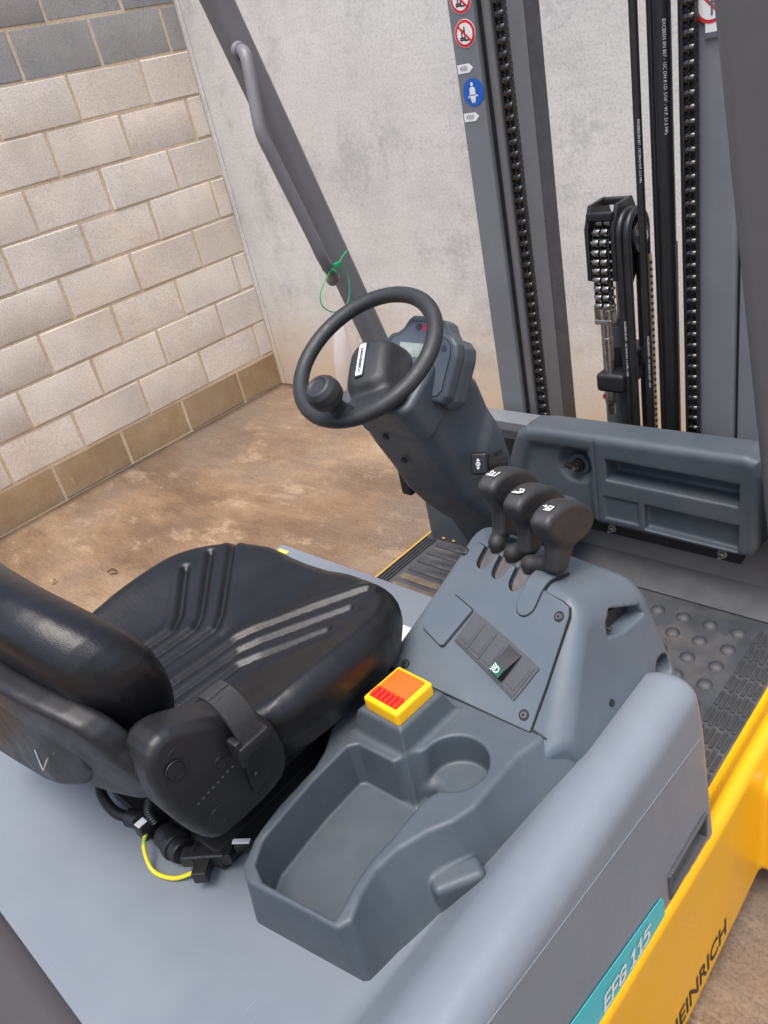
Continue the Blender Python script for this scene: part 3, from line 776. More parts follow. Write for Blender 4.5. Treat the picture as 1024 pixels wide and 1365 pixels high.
# blanking tongue beside the levers, running over the crest
def strip_prism(mb, r, h0, h1, y1=-1.995):
    c = (3.2245, -2.1135 + 0.0155); sk = 0.10
    arc = [(c[0] + r * math.cos(t), c[1] + r * math.sin(t)) for t in [math.pi + math.pi * k / 10 for k in range(11)]]
    ys = [c[1] + (y1 - c[1]) * k / 14 for k in range(15)]
    L_ = [(c[0] - r + (y - c[1]) * sk, y) for y in ys]; Rr = [(c[0] + r + (y - c[1]) * sk, y) for y in ys]
    pts = arc + Rr[1:] + L_[1:][::-1]
    top = [mb.bm.verts.new(pp(u, v, h1)) for u, v in pts]; bot = [mb.bm.verts.new(pp(u, v, h0)) for u, v in pts]
    n = len(pts)
    mb.bm.faces.new(top[:11])
    for k in range(14):
        a = 10 + k; b = a + 1
        la = 0 if k == 0 else n - k; lb = n - k - 1
        mb.bm.faces.new((top[a], top[b], top[lb], top[la]))
    for i in range(n): mb.bm.faces.new((top[i], top[(i + 1) % n], bot[(i + 1) % n], bot[i]))
    return mb
strip_prism(MB(), 0.0172, 0.001, 0.0062, -2.0285).part('tongue_gap', M['gap'], pod)
strip_prism(MB(), 0.0156, 0.001, 0.0076, -2.03).part('blanking_tongue', M['plastic_hi'], pod)
# rubber boots down in the slots
for c in SLOTS:
    q = u_notch(c, SR - 0.0006, c[1] + 0.07)
    drape(q, -0.020, -0.004).part('slot_boot', M['boot'], pod, smooth=False)
# flush lid
LID = [(3.0629, -2.1579), (3.1139, -2.1752), (3.1379, -2.119), (3.0897, -2.1018)]
def rounded(P, r, n=4):
    out = []
    m_ = len(P)
    for i in range(m_):
        a, b, c = Vector(P[i - 1]), Vector(P[i]), Vector(P[(i + 1) % m_])
        u = (a - b).normalized(); v = (c - b).normalized()
        for k in range(n + 1):
            t = k / n; p0 = b + u * r; p1 = b + v * r
            out.append(tuple((1 - t) ** 2 * p0 + 2 * t * (1 - t) * b + t * t * p1))
    return out
def scaled(P, g):
    c = sum((Vector(p) for p in P), Vector((0, 0))) / len(P)
    return [tuple(Vector(p) + (Vector(p) - c).normalized() * g) for p in P]
drape(rounded(scaled(LID, 0.0018), 0.005), 0.003, 0.0060).part('lid_gap', M['gap'], pod, smooth=False)
drape(rounded(LID, 0.005), 0.003, 0.0105, 0.0016).part('lid', M['plastic_hi'], pod)
# switch strip: frame, four blanks and one lamp switch
S0, S1, S2, S3 = Vector((3.1285, -2.1625)), Vector((3.2581, -2.2035)), Vector((3.2795, -2.1640)), Vector((3.1430, -2.1200))
def sq(a, b):   # a along strip, b across
    return tuple((S0 * (1 - a) + S1 * a) * (1 - b) + (S3 * (1 - a) + S2 * a) * b)
stp = drape([sq(0, 0), sq(1, 0), sq(1, 1), sq(0, 1)], 0.003, 0.0078, 0.0008).part('switch_strip', M['switch'], pod)
for i in range(5):
    a0, a1 = 0.03 + i * 0.19, 0.03 + (i + 1) * 0.19 - 0.012
    if i == 3: continue
    drape([sq(a0, 0.06), sq(a1, 0.06), sq(a1, 0.94), sq(a0, 0.94)], 0.006, 0.0092, 0.0006).part('switch_blank', M['switch'], stp)
    drape([sq(a0 + .025, 0.17), sq(a1 - .025, 0.17), sq(a1 - .025, 0.83), sq(a0 + .025, 0.83)], 0.006, 0.0102, 0.0006).part('switch_blank', M['switch'], stp)
a0, a1 = 0.03 + 3 * 0.19 + .01, 0.03 + 4 * 0.19 - 0.02
drape([sq(a0 - .01, 0.10), sq(a1 + .01, 0.10), sq(a1 + .01, 0.93), sq(a0 - .01, 0.93)], 0.006, 0.0082).part('switch_well', M['gap'], stp, smooth=False)
rk = MB()
pts = [(0.16, 0.006), (0.16, 0.0215), (0.42, 0.0195), (0.92, 0.0085), (0.92, 0.006)]
va = [rk.bm.verts.new(pp(*sq(a0, b), h)) for b, h in pts]; vb = [rk.bm.verts.new(pp(*sq(a1, b), h)) for b, h in pts]
rk.bm.faces.new(va); rk.bm.faces.new(vb[::-1])
for i in range(5): rk.bm.faces.new((va[i], va[(i + 1) % 5], vb[(i + 1) % 5], vb[i]))
rk.part('lamp_switch', M['black'], stp, smooth=False)
gl = MB(); g4 = [pp(*sq(a, b), h) for a, b, h in ((a0 + .004, 0.165, 0.0222), (a1 - .004, 0.165, 0.0222), (a1 - .004, 0.42, 0.0202), (a0 + .004, 0.42, 0.0202))]
gl.bm.faces.new([gl.bm.verts.new(p) for p in g4]); gl.part('lamp_switch_lens', M['icon_green'], stp, smooth=False)
# headlamp symbol
def icon(name, strokes, wd, o, xd, yd, size, mat, parent, lift=0.0008):
    xd = Vector(xd).normalized(); yd = Vector(yd); yd = (yd - xd * yd.dot(xd)).normalized(); zd = xd.cross(yd); o = Vector(o) + zd * lift
    mb = MB(); k_ = 0
    for st in strokes:
        P = [Vector(p) for p in st]
        for a, b in zip(P, P[1:]):
            d = (b - a); n_ = Vector((-d.y, d.x)).normalized() * wd / 2; e = d.normalized() * wd * 0.3
            q = [a - e + n_, a - e - n_, b + e - n_, b + e + n_]
            k_ += 1; mb.bm.faces.new([mb.bm.verts.new(o + xd * p.x * size + yd * p.y * size + zd * (k_ * 0.00004)) for p in q])
    return mb.part(name, mat, parent, smooth=False)
p0, p1, p3 = g4[0], g4[1], g4[3]
arc = [(0.05 + 0.35 * math.cos(t), 0.32 * math.sin(t)) for t in [-math.pi / 2 + math.pi * k / 8 for k in range(9)]]
icon('lamp_symbol', [[(0.05, -0.32), (-0.05, -0.32), (-0.05, 0.32), (0.05, 0.32)], arc, [(-0.15, 0.28), (-0.5, 0.38)], [(-0.15, 0.08), (-0.5, 0.12)], [(-0.15, -0.12), (-0.5, -0.12)], [(-0.15, -0.3), (-0.5, -0.38)]], 0.085, (p0 + p1 + g4[2] + p3) / 4, p1 - p0, p3 - p0, 0.0135, M['white'], stp)
# screws
def screw(o, n_, r, parent, mat=None):
    o = Vector(o); n_ = Vector(n_).normalized(); mb = MB()
    mb.cyl(o - n_ * 0.001, o + n_ * 0.0022, r, 20, r * 0.8)
    ob = mb.part('screw', mat or M['black'], parent)
    u = n_.orthogonal().normalized(); v = n_.cross(u); mm = MB()
    for a in (0, 1, 2):
        d = u * math.cos(a * math.pi / 3 + .4) + v * math.sin(a * math.pi / 3 + .4); e = n_.cross(d)
        q = [o + n_ * 0.0024 + d * r * .45 * s1 + e * r * .11 * s2 for s1, s2 in ((1, 1), (-1, 1), (-1, -1), (1, -1))]
        mm.bm.faces.new([mm.bm.verts.new(p) for p in q])
    return ob
scs = []
for (x, y) in ((3.0656, -2.0335), (3.0637, -2.2135), (3.2818, -2.1079), (3.2787, -2.2125)):
    p = pp(x, y, 0.0052); NP = nrm(x, y)
    w1 = MB().cyl(p, p + NP * 0.0006, 0.0078, 20).part('screw_well', M['gap'], pan)
    b = MB().cyl(p, p + NP * 0.0026, 0.0058, 18, 0.0044); b.part('screw', M['screw'], pan)
    b = MB().cyl(p + NP * 0.0024, p + NP * 0.0029, 0.0022, 6); b.part('screw_socket', M['gap'], pan)
sp_ = Vector((3.380 - (0.705 - 0.75) * 0.26 - 0.006, -2.098, 0.765))
MB().cyl((3.342, -2.109, 0.769), (3.3515, -2.109, 0.773), 0.0062, 16, 0.005).part('screw', M['black'], pod)

# ================================================================ control levers
EGG = [tuple(p) for p in spline([Vector(q) for q in [(-2.074, 1.008), (-2.076, 1.024), (-2.060, 1.033), (-2.030, 1.031), (-1.996, 1.017), (-1.971, 0.994), (-1.965, 0.974), (-1.976, 0.959), (-1.998, 0.955), (-2.035, 0.964), (-2.060, 0.985)]], 4, closed=True)]
def lever(i):
    xr = 3.142 + 0.059 * i; dy = 0.021 * (2 - i) if i < 2 else 0.0
    dz = (0.008, 0.002, 0)[i]
    sx, sy = SLOTS[i]; sy = sy + 0.040
    def f(x, y, z):
        k = rmax(poly2(y - dy, z - dz, EGG) , np.abs(x - (xr - 0.019)) - 0.019 - 0.10 * np.clip(y - dy + 2.02, -0.05, 0.05) * 0.5, 0.008)
        e = (xr - 0.019, -2.043 + dy, 0.938 + dz)
        st = rmax(poly2(y - dy, z - dz, [(-2.052, 0.985), (-1.992, 0.985), (-2.006, 0.960), (-2.022, 0.942), (-2.032, 0.928), (-2.052, 0.926), (-2.060, 0.936), (-2.057, 0.955)]) - 0.002, np.abs(x - (xr - 0.019)) - 0.0135, 0.009)
        st2 = capsule(x, y, z, e, (sx + 0.004, sy, 0.926), 0.0120, 0.0115)
        st3 = capsule(x, y, z, (sx + 0.004, sy, 0.926), (sx, sy + 0.005, 0.872), 0.0115, 0.0105)
        s = smin(smin(st, st2, 0.008), st3, 0.008)
        return smin(k, s, 0.008)
    o = sdf_part('control_lever', f, (min(sx, xr - 0.05) - 0.03, -2.11 + dy - 0.02, 0.85), (xr + 0.02, -1.93 + dy, 1.06), 0.0022, M['lever'], truck)
    # printed pictogram on the top face
    u = Vector((1, 0, 0)); a = Vector((0, -2.062, 1.033)); b = Vector((0, -2.030, 1.030))
    ctr = Vector((xr - 0.021, -2.049 + dy, 1.0325 + dz)); yd = Vector((0, 1, -0.08))
    sym = [
        [[(-.5, -.5), (.0, -.5)], [(-.5, -.25), (.0, -.25)], [(.1, -.5), (.5, -.5), (.5, .5)], [(.1, -.5), (.1, .3)], [(-.35, .0), (-.35, .5), (-.15, .2)]],
        [[(-.5, -.5), (.1, -.5)], [(-.4, -.25), (.1, -.25)], [(.15, -.5), (.5, -.1), (.3, .45), (-.1, .4)], [(-.1, .4), (.05, .15)], [(.5, -.1), (.1, -.1)]],
        [[(-.1, -.5), (.5, -.5)], [(-.1, -.2), (.5, -.2)], [(.1, -.5), (.1, .35), (.5, .35)], [(.5, .35), (.5, -.5)], [(-.5, .1), (-.15, .1), (-.3, .35)]]][i]
    if i == 1:
        MB().prism([(0.0125 * math.cos(t), 0.0105 * math.sin(t)) for t in [2 * math.pi * k / 20 for k in range(20)]], lambda p, q, h: tuple(ctr + u * p + yd * q + Vector((0, 0, h))), -0.002, 0.0008).part('symbol_pad', M['print_black'], o, smooth=False)
    icon('lever_symbol', sym, 0.13, ctr, u, yd, 0.0145, M['white'], o, 0.0014)
    return o
for i in range(3): 
    lv = lever(i); tag(lv, ('lever nearest the steering wheel', 'middle lever with a round pictogram pad', 'lever farthest from the steering wheel')[i])

# ================================================================ driver's seat
XC = 2.815
# seat base / suspension
base = MB(); base.box((XC - 0.20, -2.56, 0.701), (XC + 0.185, -2.16, 0.835), 0.012)
seat = base.part('driver_seat', M['black'], truck)
MB().box((XC + 0.150, -2.585, 0.701), (XC + 0.205, -2.13, 0.742), 0.008).part('seat_rail', M['black'], seat)
GR = [[(XC + s * a, b) for a, b in L_] for s in (-1, 1) for L_ in ([(0.170, -2.188), (0.045, -2.325), (0.028, -2.352), (0.026, -2.60)], [(0.178, -2.236), (0.075, -2.345), (0.058, -2.372), (0.056, -2.60)], [(0.182, -2.290), (0.105, -2.368), (0.088, -2.395), (0.088, -2.60)])]
PLAN = [(XC - .205, -2.60), (XC - .236, -2.45), (XC - .250, -2.31), (XC - .238, -2.245), (XC - .205, -2.198), (XC - .155, -2.166), (XC - .09, -2.150), (XC, -2.152), (XC + .10, -2.148), (XC + .185, -2.156), (XC + .238, -2.192), (XC + .264, -2.26), (XC + .262, -2.42), (XC + .225, -2.50), (XC + .21, -2.60)]
PLAN = [tuple(p) for p in spline([Vector(q) for q in PLAN], 4)]
def cushion_f(x, y, z):
    u = np.abs(x - XC)
    ff = np.clip((y + 2.40) / 0.22, 0, 1)
    zt = 0.884 + 0.040 * np.clip((u - 0.10) / 0.14, 0, 1) ** 1.6 * (1 - 0.72 * ff) + 0.007 * ff * np.clip((u - 0.05) / 0.05, 0, 1) - 0.016 * (1 - np.clip(np.abs(y + 2.36) / 0.2, 0, 1)) * np.clip(1 - u / 0.2, 0, 1) + 0.010 * ff
    g = np.full(x.shape, 1e9, x.dtype)
    for L_ in GR: g = np.minimum(g, polyline2(x, y, L_))
    fade = np.clip((0.24 - u) / 0.05, 0, 1)
    zt = zt + (-0.0056 * np.exp(-(g / 0.0062) ** 2) + 0.0025 * np.exp(-((g - 0.0140) / 0.0085) ** 2)) * fade
    d2 = poly2(x, y, PLAN)
    d = rmax(d2 + 0.25 * np.clip(0.862 - z, 0, 0.1), (z - zt) * 0.93, 0.034)
    d = rmax(d, 0.818 - z, 0.012)
    # waist under the rolled edge
    return d
cush = sdf_part('cushion', cushion_f, (XC - 0.285, -2.60, 0.805), (XC + 0.285, -2.12, 0.935), 0.0034, M['vinyl'], seat)
MB().prism(rounded([(XC - .225, -2.58), (XC + .225, -2.58), (XC + .225, -2.19), (XC - .225, -2.19)], 0.05, 6), lambda u, v, h: (u, v, h), 0.795, 0.828, 0.008).part('seat_pan', M['black'], seat)

# backrest: wrapped pad
BO = [(XC - .235, 1.04), (XC - .22, 1.09), (XC - .18, 1.13), (XC - .1, 1.155), (XC, 1.165), (XC + .10, 1.152), (XC + .172, 1.117), (XC + .203, 1.07), (XC + .198, 1.02), (XC + .178, .965), (XC + .145, .92), (XC + .10, .915), (XC + .02, .96), (XC - .1, .99), (XC - .2, 1.0)]
BO = [tuple(p) for p in spline([Vector(q) for q in BO], 3, closed=True)]
def back_f(x, y, z):
    u = x - XC
    yc = -2.587 + np.where(u > 0, 0.7, 0.35) * u * u - (z - 0.95) * 0.20
    dy = np.abs(y - yc) - (0.054 - 0.08 * np.clip(z - 1.02, 0, 0.2))
    return rmax(poly2(x, z, BO), dy * 0.93, 0.047)
bk = sdf_part('backrest', back_f, (XC - 0.27, -2.76, 0.90), (XC + 0.25, -2.44, 1.20), 0.0045, M['vinyl'], seat)
# hard shell behind it and lower rear cover
SH = [(XC - .23, 0.86), (XC - .24, 0.98), (XC - .20, 1.05), (XC, 1.075), (XC + .17, 1.05), (XC + .215, 0.99), (XC + .20, 0.90)]
SH = [tuple(p) for p in spline([Vector(q) for q in SH], 4, closed=True)]
def shell_f(x, y, z):
    u = x - XC
    yc = -2.655 + 0.75 * u * u - (z - 0.95) * 0.16
    return rmax(poly2(x, z, SH), np.abs(y - yc) - 0.018, 0.010)
sdf_part('back_shell', shell_f, (XC - 0.26, -2.76, 0.84), (XC + 0.25, -2.56, 1.10), 0.005, M['black'], seat)
RC = [(XC - .24, .79), (XC - .1, .832), (XC + .06, .885), (XC + .125, .913), (XC + .150, .945), (XC + .152, 1.02), (XC - .24, 1.0)]
def rear_f(x, y, z):
    u = x - XC
    return rmax(poly2(x, z, RC), np.abs(y + 2.662 - 1.0 * np.maximum(u, 0) ** 2) - 0.020, 0.005)
sdf_part('rear_cover', rear_f, (XC - 0.26, -2.72, 0.77), (XC + 0.21, -2.59, 1.05), 0.003, M['black'], seat)
# wire clip on the rear cover
wc = MB(); wc.tube([(XC + .060, -2.682, 0.955), (XC + .072, -2.688, 0.930), (XC + .088, -2.680, 0.953)], 0.0016, 6); wc.part('wire_clip', M['steel'], seat)

# moulded side cover with the belt buckle
SCV = [(-2.630, 0.985), (-2.602, 1.010), (-2.555, 0.992), (-2.490, 0.950), (-2.466, 0.908), (-2.464, 0.848), (-2.495, 0.820), (-2.575, 0.820), (-2.606, 0.842), (-2.631, 0.915)]
SCV = [tuple(p) for p in spline([Vector(q) for q in SCV], 3, closed=True)]
def side_f(x, y, z):
    return rmax(poly2(y, z, SCV), np.abs(x - 3.047) - 0.034 + 0.06 * np.clip(z - 0.93, 0, 0.2), 0.013)
sc = sdf_part('side_cover', side_f, (2.97, -2.67, 0.80), (3.10, -2.44, 1.05), 0.0026, M['black'], seat)
for (y, z, r) in ((-2.604, 0.962, 0.0125), (-2.580, 0.858, 0.0135), (-2.552, 0.925, 0.008)):
    pth = [(3.0806, y + r * math.cos(t), z + r * math.sin(t)) for t in [2 * math.pi * k / 28 for k in range(28)]]
    MB().tube(pth, 0.0011, 6, closed=True).part('plug_ring', M['gap'], seat)
    MB().cyl((3.076, y, z), (3.0816, y, z), r - 0.0013, 24, bev=0.0006).part('plug', M['black'], seat)
# gap line of the upper cap
pth = [(3.0690, -2.626, 0.980), (3.0765, -2.606, 0.984), (3.0760, -2.589, 0.988), (3.0690, -2.576, 0.997)]
MB().tube(spline(pth, 6), 0.0012, 6).part('cap_joint', M['gap'], seat)
# embossed date line
for k in range(9): MB().box((3.0795, -2.598 + k * 0.008, 0.897 + k * 0.0012), (3.0815, -2.595 + k * 0.008, 0.8995 + k * 0.0012)).part('emboss_mark', M['switch'], seat)
_mk = set(o.name for o in bpy.data.objects)
# buckle: stem plate, webbing loop, housing
bu = MB(); bu.prism([(-2.515, 0.815), (-2.487, 0.818), (-2.480, 0.905), (-2.512, 0.905)], lambda u, v, h: (h, u, v), 3.054, 3.059, 0.001)
stem = bu.part('buckle_stem', M['black'], seat)
MB().cyl((3.058, -2.502, 0.838), (3.0615, -2.502, 0.838), 0.0062, 16, 0.005).part('bolt', M['black'], seat)
path = [(3.050, -2.50, 0.962), (3.060, -2.50, 0.951), (3.068, -2.50, 0.928), (3.070, -2.50, 0.905)]
wb = MB()
sp2 = spline([(3.022, -2.502, 0.966), (3.036, -2.501, 0.966), (3.053, -2.500, 0.957), (3.068, -2.499, 0.935), (3.073, -2.498, 0.908)], 6)
for s in (0, 1): pass
prev = None
for p in sp2:
    r4 = [wb.bm.verts.new((p.x + ox, p.y + oy * 0.9, p.z + oz)) for ox, oy, oz in ((-.003, -.0185, -.003), (.002, -.0185, .002), (.002, .0185, .002), (-.003, .0185, -.003))]
    if prev:
        for k in range(4): wb.bm.faces.new((prev[k], prev[(k + 1) % 4], r4[(k + 1) % 4], r4[k]))
    else: wb.bm.faces.new(r4)
    prev = r4
wb.bm.faces.new(prev[::-1]); wb.part('belt_webbing', simple('webbing', (0.022, 0.022, 0.023), 0.8, var=0.3, vscale=300), seat)
for k in range(4):
    st = [(3.0405 + 0.0065 * k * 0.8, -2.516 + 0.0 * k, 0.9690 - 0.0048 * k), (3.0405 + 0.0065 * k * 0.8, -2.486, 0.9690 - 0.0048 * k)]
    n_ = 14; zz = [(st[0][0] + (0.0012 if j % 2 else -0.0012), st[0][1] + (st[1][1] - st[0][1]) * j / n_, st[0][2] + 0.0012) for j in range(n_ + 1)]
    MB().tube(zz, 0.0007, 5).part('stitching', M['switch'], seat)
bh = MB(); bh.box((3.060, -2.523, 0.893), (3.082, -2.475, 0.911), 0.004, 2); bh.box((3.060, -2.525, 0.880), (3.079, -2.515, 0.920), 0.003, 2)
bh.part('buckle_housing', M['black'], seat)

for o in bpy.data.objects:
    if o.name not in _mk: o.data.transform(Matrix.Translation((0.027, -0.014, 0.034)))

# ================================================================ steering column
WC = Vector((2.813, -1.920, 1.169)); WN = Vector((0, -0.503, 0.864)).normalized(); WX = Vector((1, 0, 0)); WY = WN.cross(WX)
def wp(a, b, c): return WC + WX * a + WY * b + WN * c
COLP = [(-1.888, 1.035), (-1.852, 0.945), (-1.820, 0.88), (-1.790, 0.81), (-1.740, 0.74), (-1.684, 0.675), (-1.585, 0.595), (-1.45, 0.53), (-1.36, 0.50), (-1.36, 0.60), (-1.50, 0.64), (-1.585, 0.71), (-1.630, 0.795), (-1.647, 0.872), (-1.67, 0.95), (-1.70, 1.04), (-1.75, 1.10), (-1.80, 1.12)]
BUMP = [(-1.70, 0.955), (-1.675, 0.92), (-1.655, 0.83), (-1.66, 0.77), (-1.72, 0.79), (-1.755, 0.86), (-1.73, 0.92)]
ex, ey, en = tuple(WX), tuple(WY), tuple(WN)
def col_f(x, y, z):
    d = rmax(poly2(y, z, COLP), np.abs(x - 2.790) - 0.096 - 0.03 * np.clip((0.80 - z) / 0.3, 0, 1), 0.036)
    bu_ = rmax(poly2(y, z, BUMP) - 0.01, np.abs(x - 2.86) - 0.034, 0.022)
    d = smin(d, bu_, 0.016)
    return d
column = sdf_part('steering_column', col_f, (2.66, -1.92, 0.48), (2.92, -1.34, 1.13), 0.0042, M['plastic'], truck)
def shroud_f(x, y, z):
    a, b, c = frame_rot(x, y, z, tuple(WC), (ex, ey, en))
    d = rmax(rmax(np.abs(a + 0.010) - 0.086, np.abs(b - 0.004) - 0.062, 0.026), np.abs(c + 0.128) - 0.048, 0.010)
    return d
sdf_part('column_shroud', shroud_f, (2.69, -1.98, 0.94), (2.91, -1.74, 1.20), 0.0035, M['plastic'], column)
MB().cyl(wp(0, 0, -0.10), wp(0, 0, -0.05), 0.038, 28).part('column_neck', M['black'], column)
for (px, py, pz) in ((2.785, -1.8865, 0.992), (2.775, -1.842, 0.917)):
    q = Vector((px, py, pz)); nn = Vector((0, -0.90, -0.43))
    MB().cyl(q, q + nn * 0.004, 0.0070, 16).part('screw_hole', M['gap'], column)
MB().box((2.672, -1.770, 0.775), (2.700, -1.735, 0.835), 0.004).part('vent_box', M['black'], column)
# lower fairing of the column, standing on the floor
MB().prism([(-1.56, 0.60), (-1.40, 0.53), (-1.40, 0.40), (-1.47, 0.40)], lambda u, v, h: (h, u, v), 2.585, 2.77, 0.01).part('lower_fairing', M['plastic'], column)
# direction lever
dl = MB(); A = Matrix.Translation((2.922, -1.792, 0.910)) @ Matrix.Rotation(R_(22), 4, 'Z') @ Matrix.Rotation(R_(-24), 4, 'X')
dl.box((-0.0165, -0.014, -0.0215), (0.0165, 0.013, 0.0215), 0.006, 3, A)
dlo = dl.part('direction_lever', M['black'], truck)
MB().tube([(2.925, -1.785, 0.905), (2.935, -1.745, 0.89), (2.90, -1.70, 0.87)], [0.0115, 0.014, 0.016], 14).part('lever_stem', M['black'], dlo)
ri = A.to_3x3()
icon('direction_symbol', [[(0, -.9), (0, .9)], [(-.25, .6), (0, .9), (.25, .6)], [(-.25, -.6), (0, -.9), (.25, -.6)], [(.35 * math.cos(t), .35 * math.sin(t)) for t in [2 * math.pi * k / 12 for k in range(13)]]], 0.14, A @ Vector((0, -0.0142, 0)), ri @ Vector((1, 0, 0)), ri @ Vector((0, 0, 1)), 0.0105, M['white'], dlo)

# display unit
DC = Vector((2.842, -1.822, 1.128)); DN = Vector((0, -0.87, 0.493)).normalized(); DU = Vector((0, 0.493, 0.87)).normalized()
def dp(a, b, c): return DC + Vector((1, 0, 0)) * a + DU * b + DN * c
DPOLY = [(-.080, -.060), (-.070, -.074), (.066, -.076), (.078, -.062), (.086, .010), (.083, .030), (.070, .042), (.050, .046), (.040, .056), (.032, .070), (.022, .075), (-.026, .075), (-.036, .068), (-.046, .052), (-.058, .044), (-.074, .040), (-.085, .028), (-.086, .010)]
def disp_f(x, y, z):
    a, b, c = frame_rot(x, y, z, tuple(DC), ((1, 0, 0), tuple(DU), tuple(DN)))
    d = rmax(poly2(a, b, DPOLY), np.abs(c + 0.014) - 0.014, 0.008)
    d2 = rmax(poly2(a * 1.03, b * 0.97 + 0.004, DPOLY), np.abs(c + 0.048) - 0.026, 0.016)
    return smin(d, d2, 0.003)
disp = sdf_part('display_unit', disp_f, (2.74, -1.90, 1.01), (2.945, -1.72, 1.21), 0.0026, M['plastic'], truck)
cen = lambda P, s: [(u * s, v * s - 0.0) for u, v in P]
MB().prism(cen(DPOLY, 0.86), lambda u, v, h: dp(u, v, h), -0.002, 0.0005).part('bezel_line', M['gap'], disp, smooth=False)
MB().prism(cen(DPOLY, 0.84), lambda u, v, h: dp(u, v, h), -0.002, 0.0011, 0.0004, 1, both=False).part('display_panel', M['plastic_hi'], disp)
MB().prism([(-.045, -.020), (.033, -.020), (.035, .025), (-.045, .025)], lambda u, v, h: dp(u, v, h), 0, 0.0018).part('lcd_screen', M['lcd'], disp, smooth=False)
for i, mt in enumerate(('lens_dark', 'lens_red', 'lens_dark')):
    MB().prism([(-0.006 + i * 0.0150 + 0.0065 * math.cos(t), 0.054 + 0.0065 * math.sin(t)) for t in [2 * math.pi * k / 20 for k in range(20)]], lambda u, v, h: dp(u, v, h), 0, 0.0018).part('warning_lamp', M[mt], disp, smooth=False)
icon('display_mark', [[(.5 * math.cos(t), .5 * math.sin(t)) for t in [2 * math.pi * k / 12 for k in range(13)]], [(-.5, 0), (.5, 0)]], 0.16, dp(0.058, 0.020, 0.001), (1, 0, 0), tuple(DU), 0.009, M['lens_dark'], disp)

# ================================================================ steering wheel
ring = []
ngr, nt_ = 96, 20
V = []; F = []
for i in range(ngr):
    t = 2 * math.pi * i / ngr; e = WX * math.cos(t) + WY * math.sin(t)
    for k in range(nt_):
        p = 2 * math.pi * k / nt_
        V.append(WC + e * (0.135 + 0.0145 * math.cos(p)) + WN * (0.0135 * math.sin(p)))
for i in range(ngr):
    for k in range(nt_):
        F.append((i * nt_ + k, ((i + 1) % ngr) * nt_ + k, ((i + 1) % ngr) * nt_ + (k + 1) % nt_, i * nt_ + (k + 1) % nt_))
sw = from_np('steering_wheel', np.array([tuple(v) for v in V]), F, M['wheel'], truck)
TH = R_(25); U_ = WX * math.cos(TH) + WY * math.sin(TH); V_ = WY * math.cos(TH) - WX * math.sin(TH)
def hub_f(x, y, z):
    a, b, c = frame_rot(x, y, z, tuple(WC), (tuple(U_), tuple(V_), en))
    tp = 0.28 * (-0.012 - c)
    d = rmax(rmax(np.abs(a + 0.004) - 0.040 - tp, np.abs(b + 0.004) - 0.054 - tp * 0.7, 0.030), np.maximum(c + 0.006 + 2.6 * a * a + 1.5 * b * b, -0.078 - c), 0.014)
    # single broad spoke dropping from the rim to the hub
    t = np.clip((-b - 0.04) / 0.09, 0, 1)
    cc = c + 0.050 - 0.046 * t
    sp = rmax(rmax(np.abs(a) - 0.034 - 0.018 * t, np.maximum(-b - 0.138, b - 0.0), 0.015), np.abs(cc) - 0.011, 0.008)
    return smin(d, sp, 0.016)
hub = sdf_part('hub', hub_f, (2.70, -2.07, 1.03), (2.92, -1.84, 1.22), 0.0028, M['wheel'], sw)
def hp(a, b, c): return WC + U_ * a + V_ * b + WN * c
MB().prism(rounded([(-0.0090, -0.039), (0.0090, -0.039), (0.0090, 0.039), (-0.0090, 0.039)], 0.003), lambda u, v, h: hp(u - 0.012, v, h), -0.014, -0.0058, 0.001, 1, both=False).part('badge_frame', M['black'], sw)
MB().prism(rounded([(-0.0068, -0.036), (0.0068, -0.036), (0.0068, 0.036), (-0.0068, 0.036)], 0.002), lambda u, v, h: hp(u - 0.012, v, h), -0.010, -0.0050, 0.0005, 1, both=False).part('badge_plate', M['silver'], sw)
text('badge_lettering', 'JUNGHEINRICH', 0.0086, M['print_black'], hp(-0.012, -0.002, -0.0048), -V_, U_, sw, squeeze=0.90, bold=0.0002)
kb = Vector(wp(0.030, -0.121, 0.004))
def knob_f(x, y, z):
    a, b, c = frame_rot(x, y, z, tuple(kb), (ex, ey, en))
    r = np.sqrt(a * a + b * b)
    prof = [(0, -0.012), (0.0195, -0.012), (0.0185, 0.002), (0.0135, 0.012), (0.0130, 0.026), (0.0185, 0.034), (0.0265, 0.044), (0.0285, 0.056), (0.0265, 0.068), (0.0205, 0.076), (0.0165, 0.0772), (0.0155, 0.0745), (0, 0.0745)]
    return poly2(r, c, prof + [(-0.02, 0.0745), (-0.02, -0.012)]) - 0.0015
sdf_part('spinner_knob', knob_f, tuple(kb - Vector((0.055, 0.075, 0.05))), tuple(kb + Vector((0.055, 0.05, 0.10))), 0.0022, M['wheel'], sw)

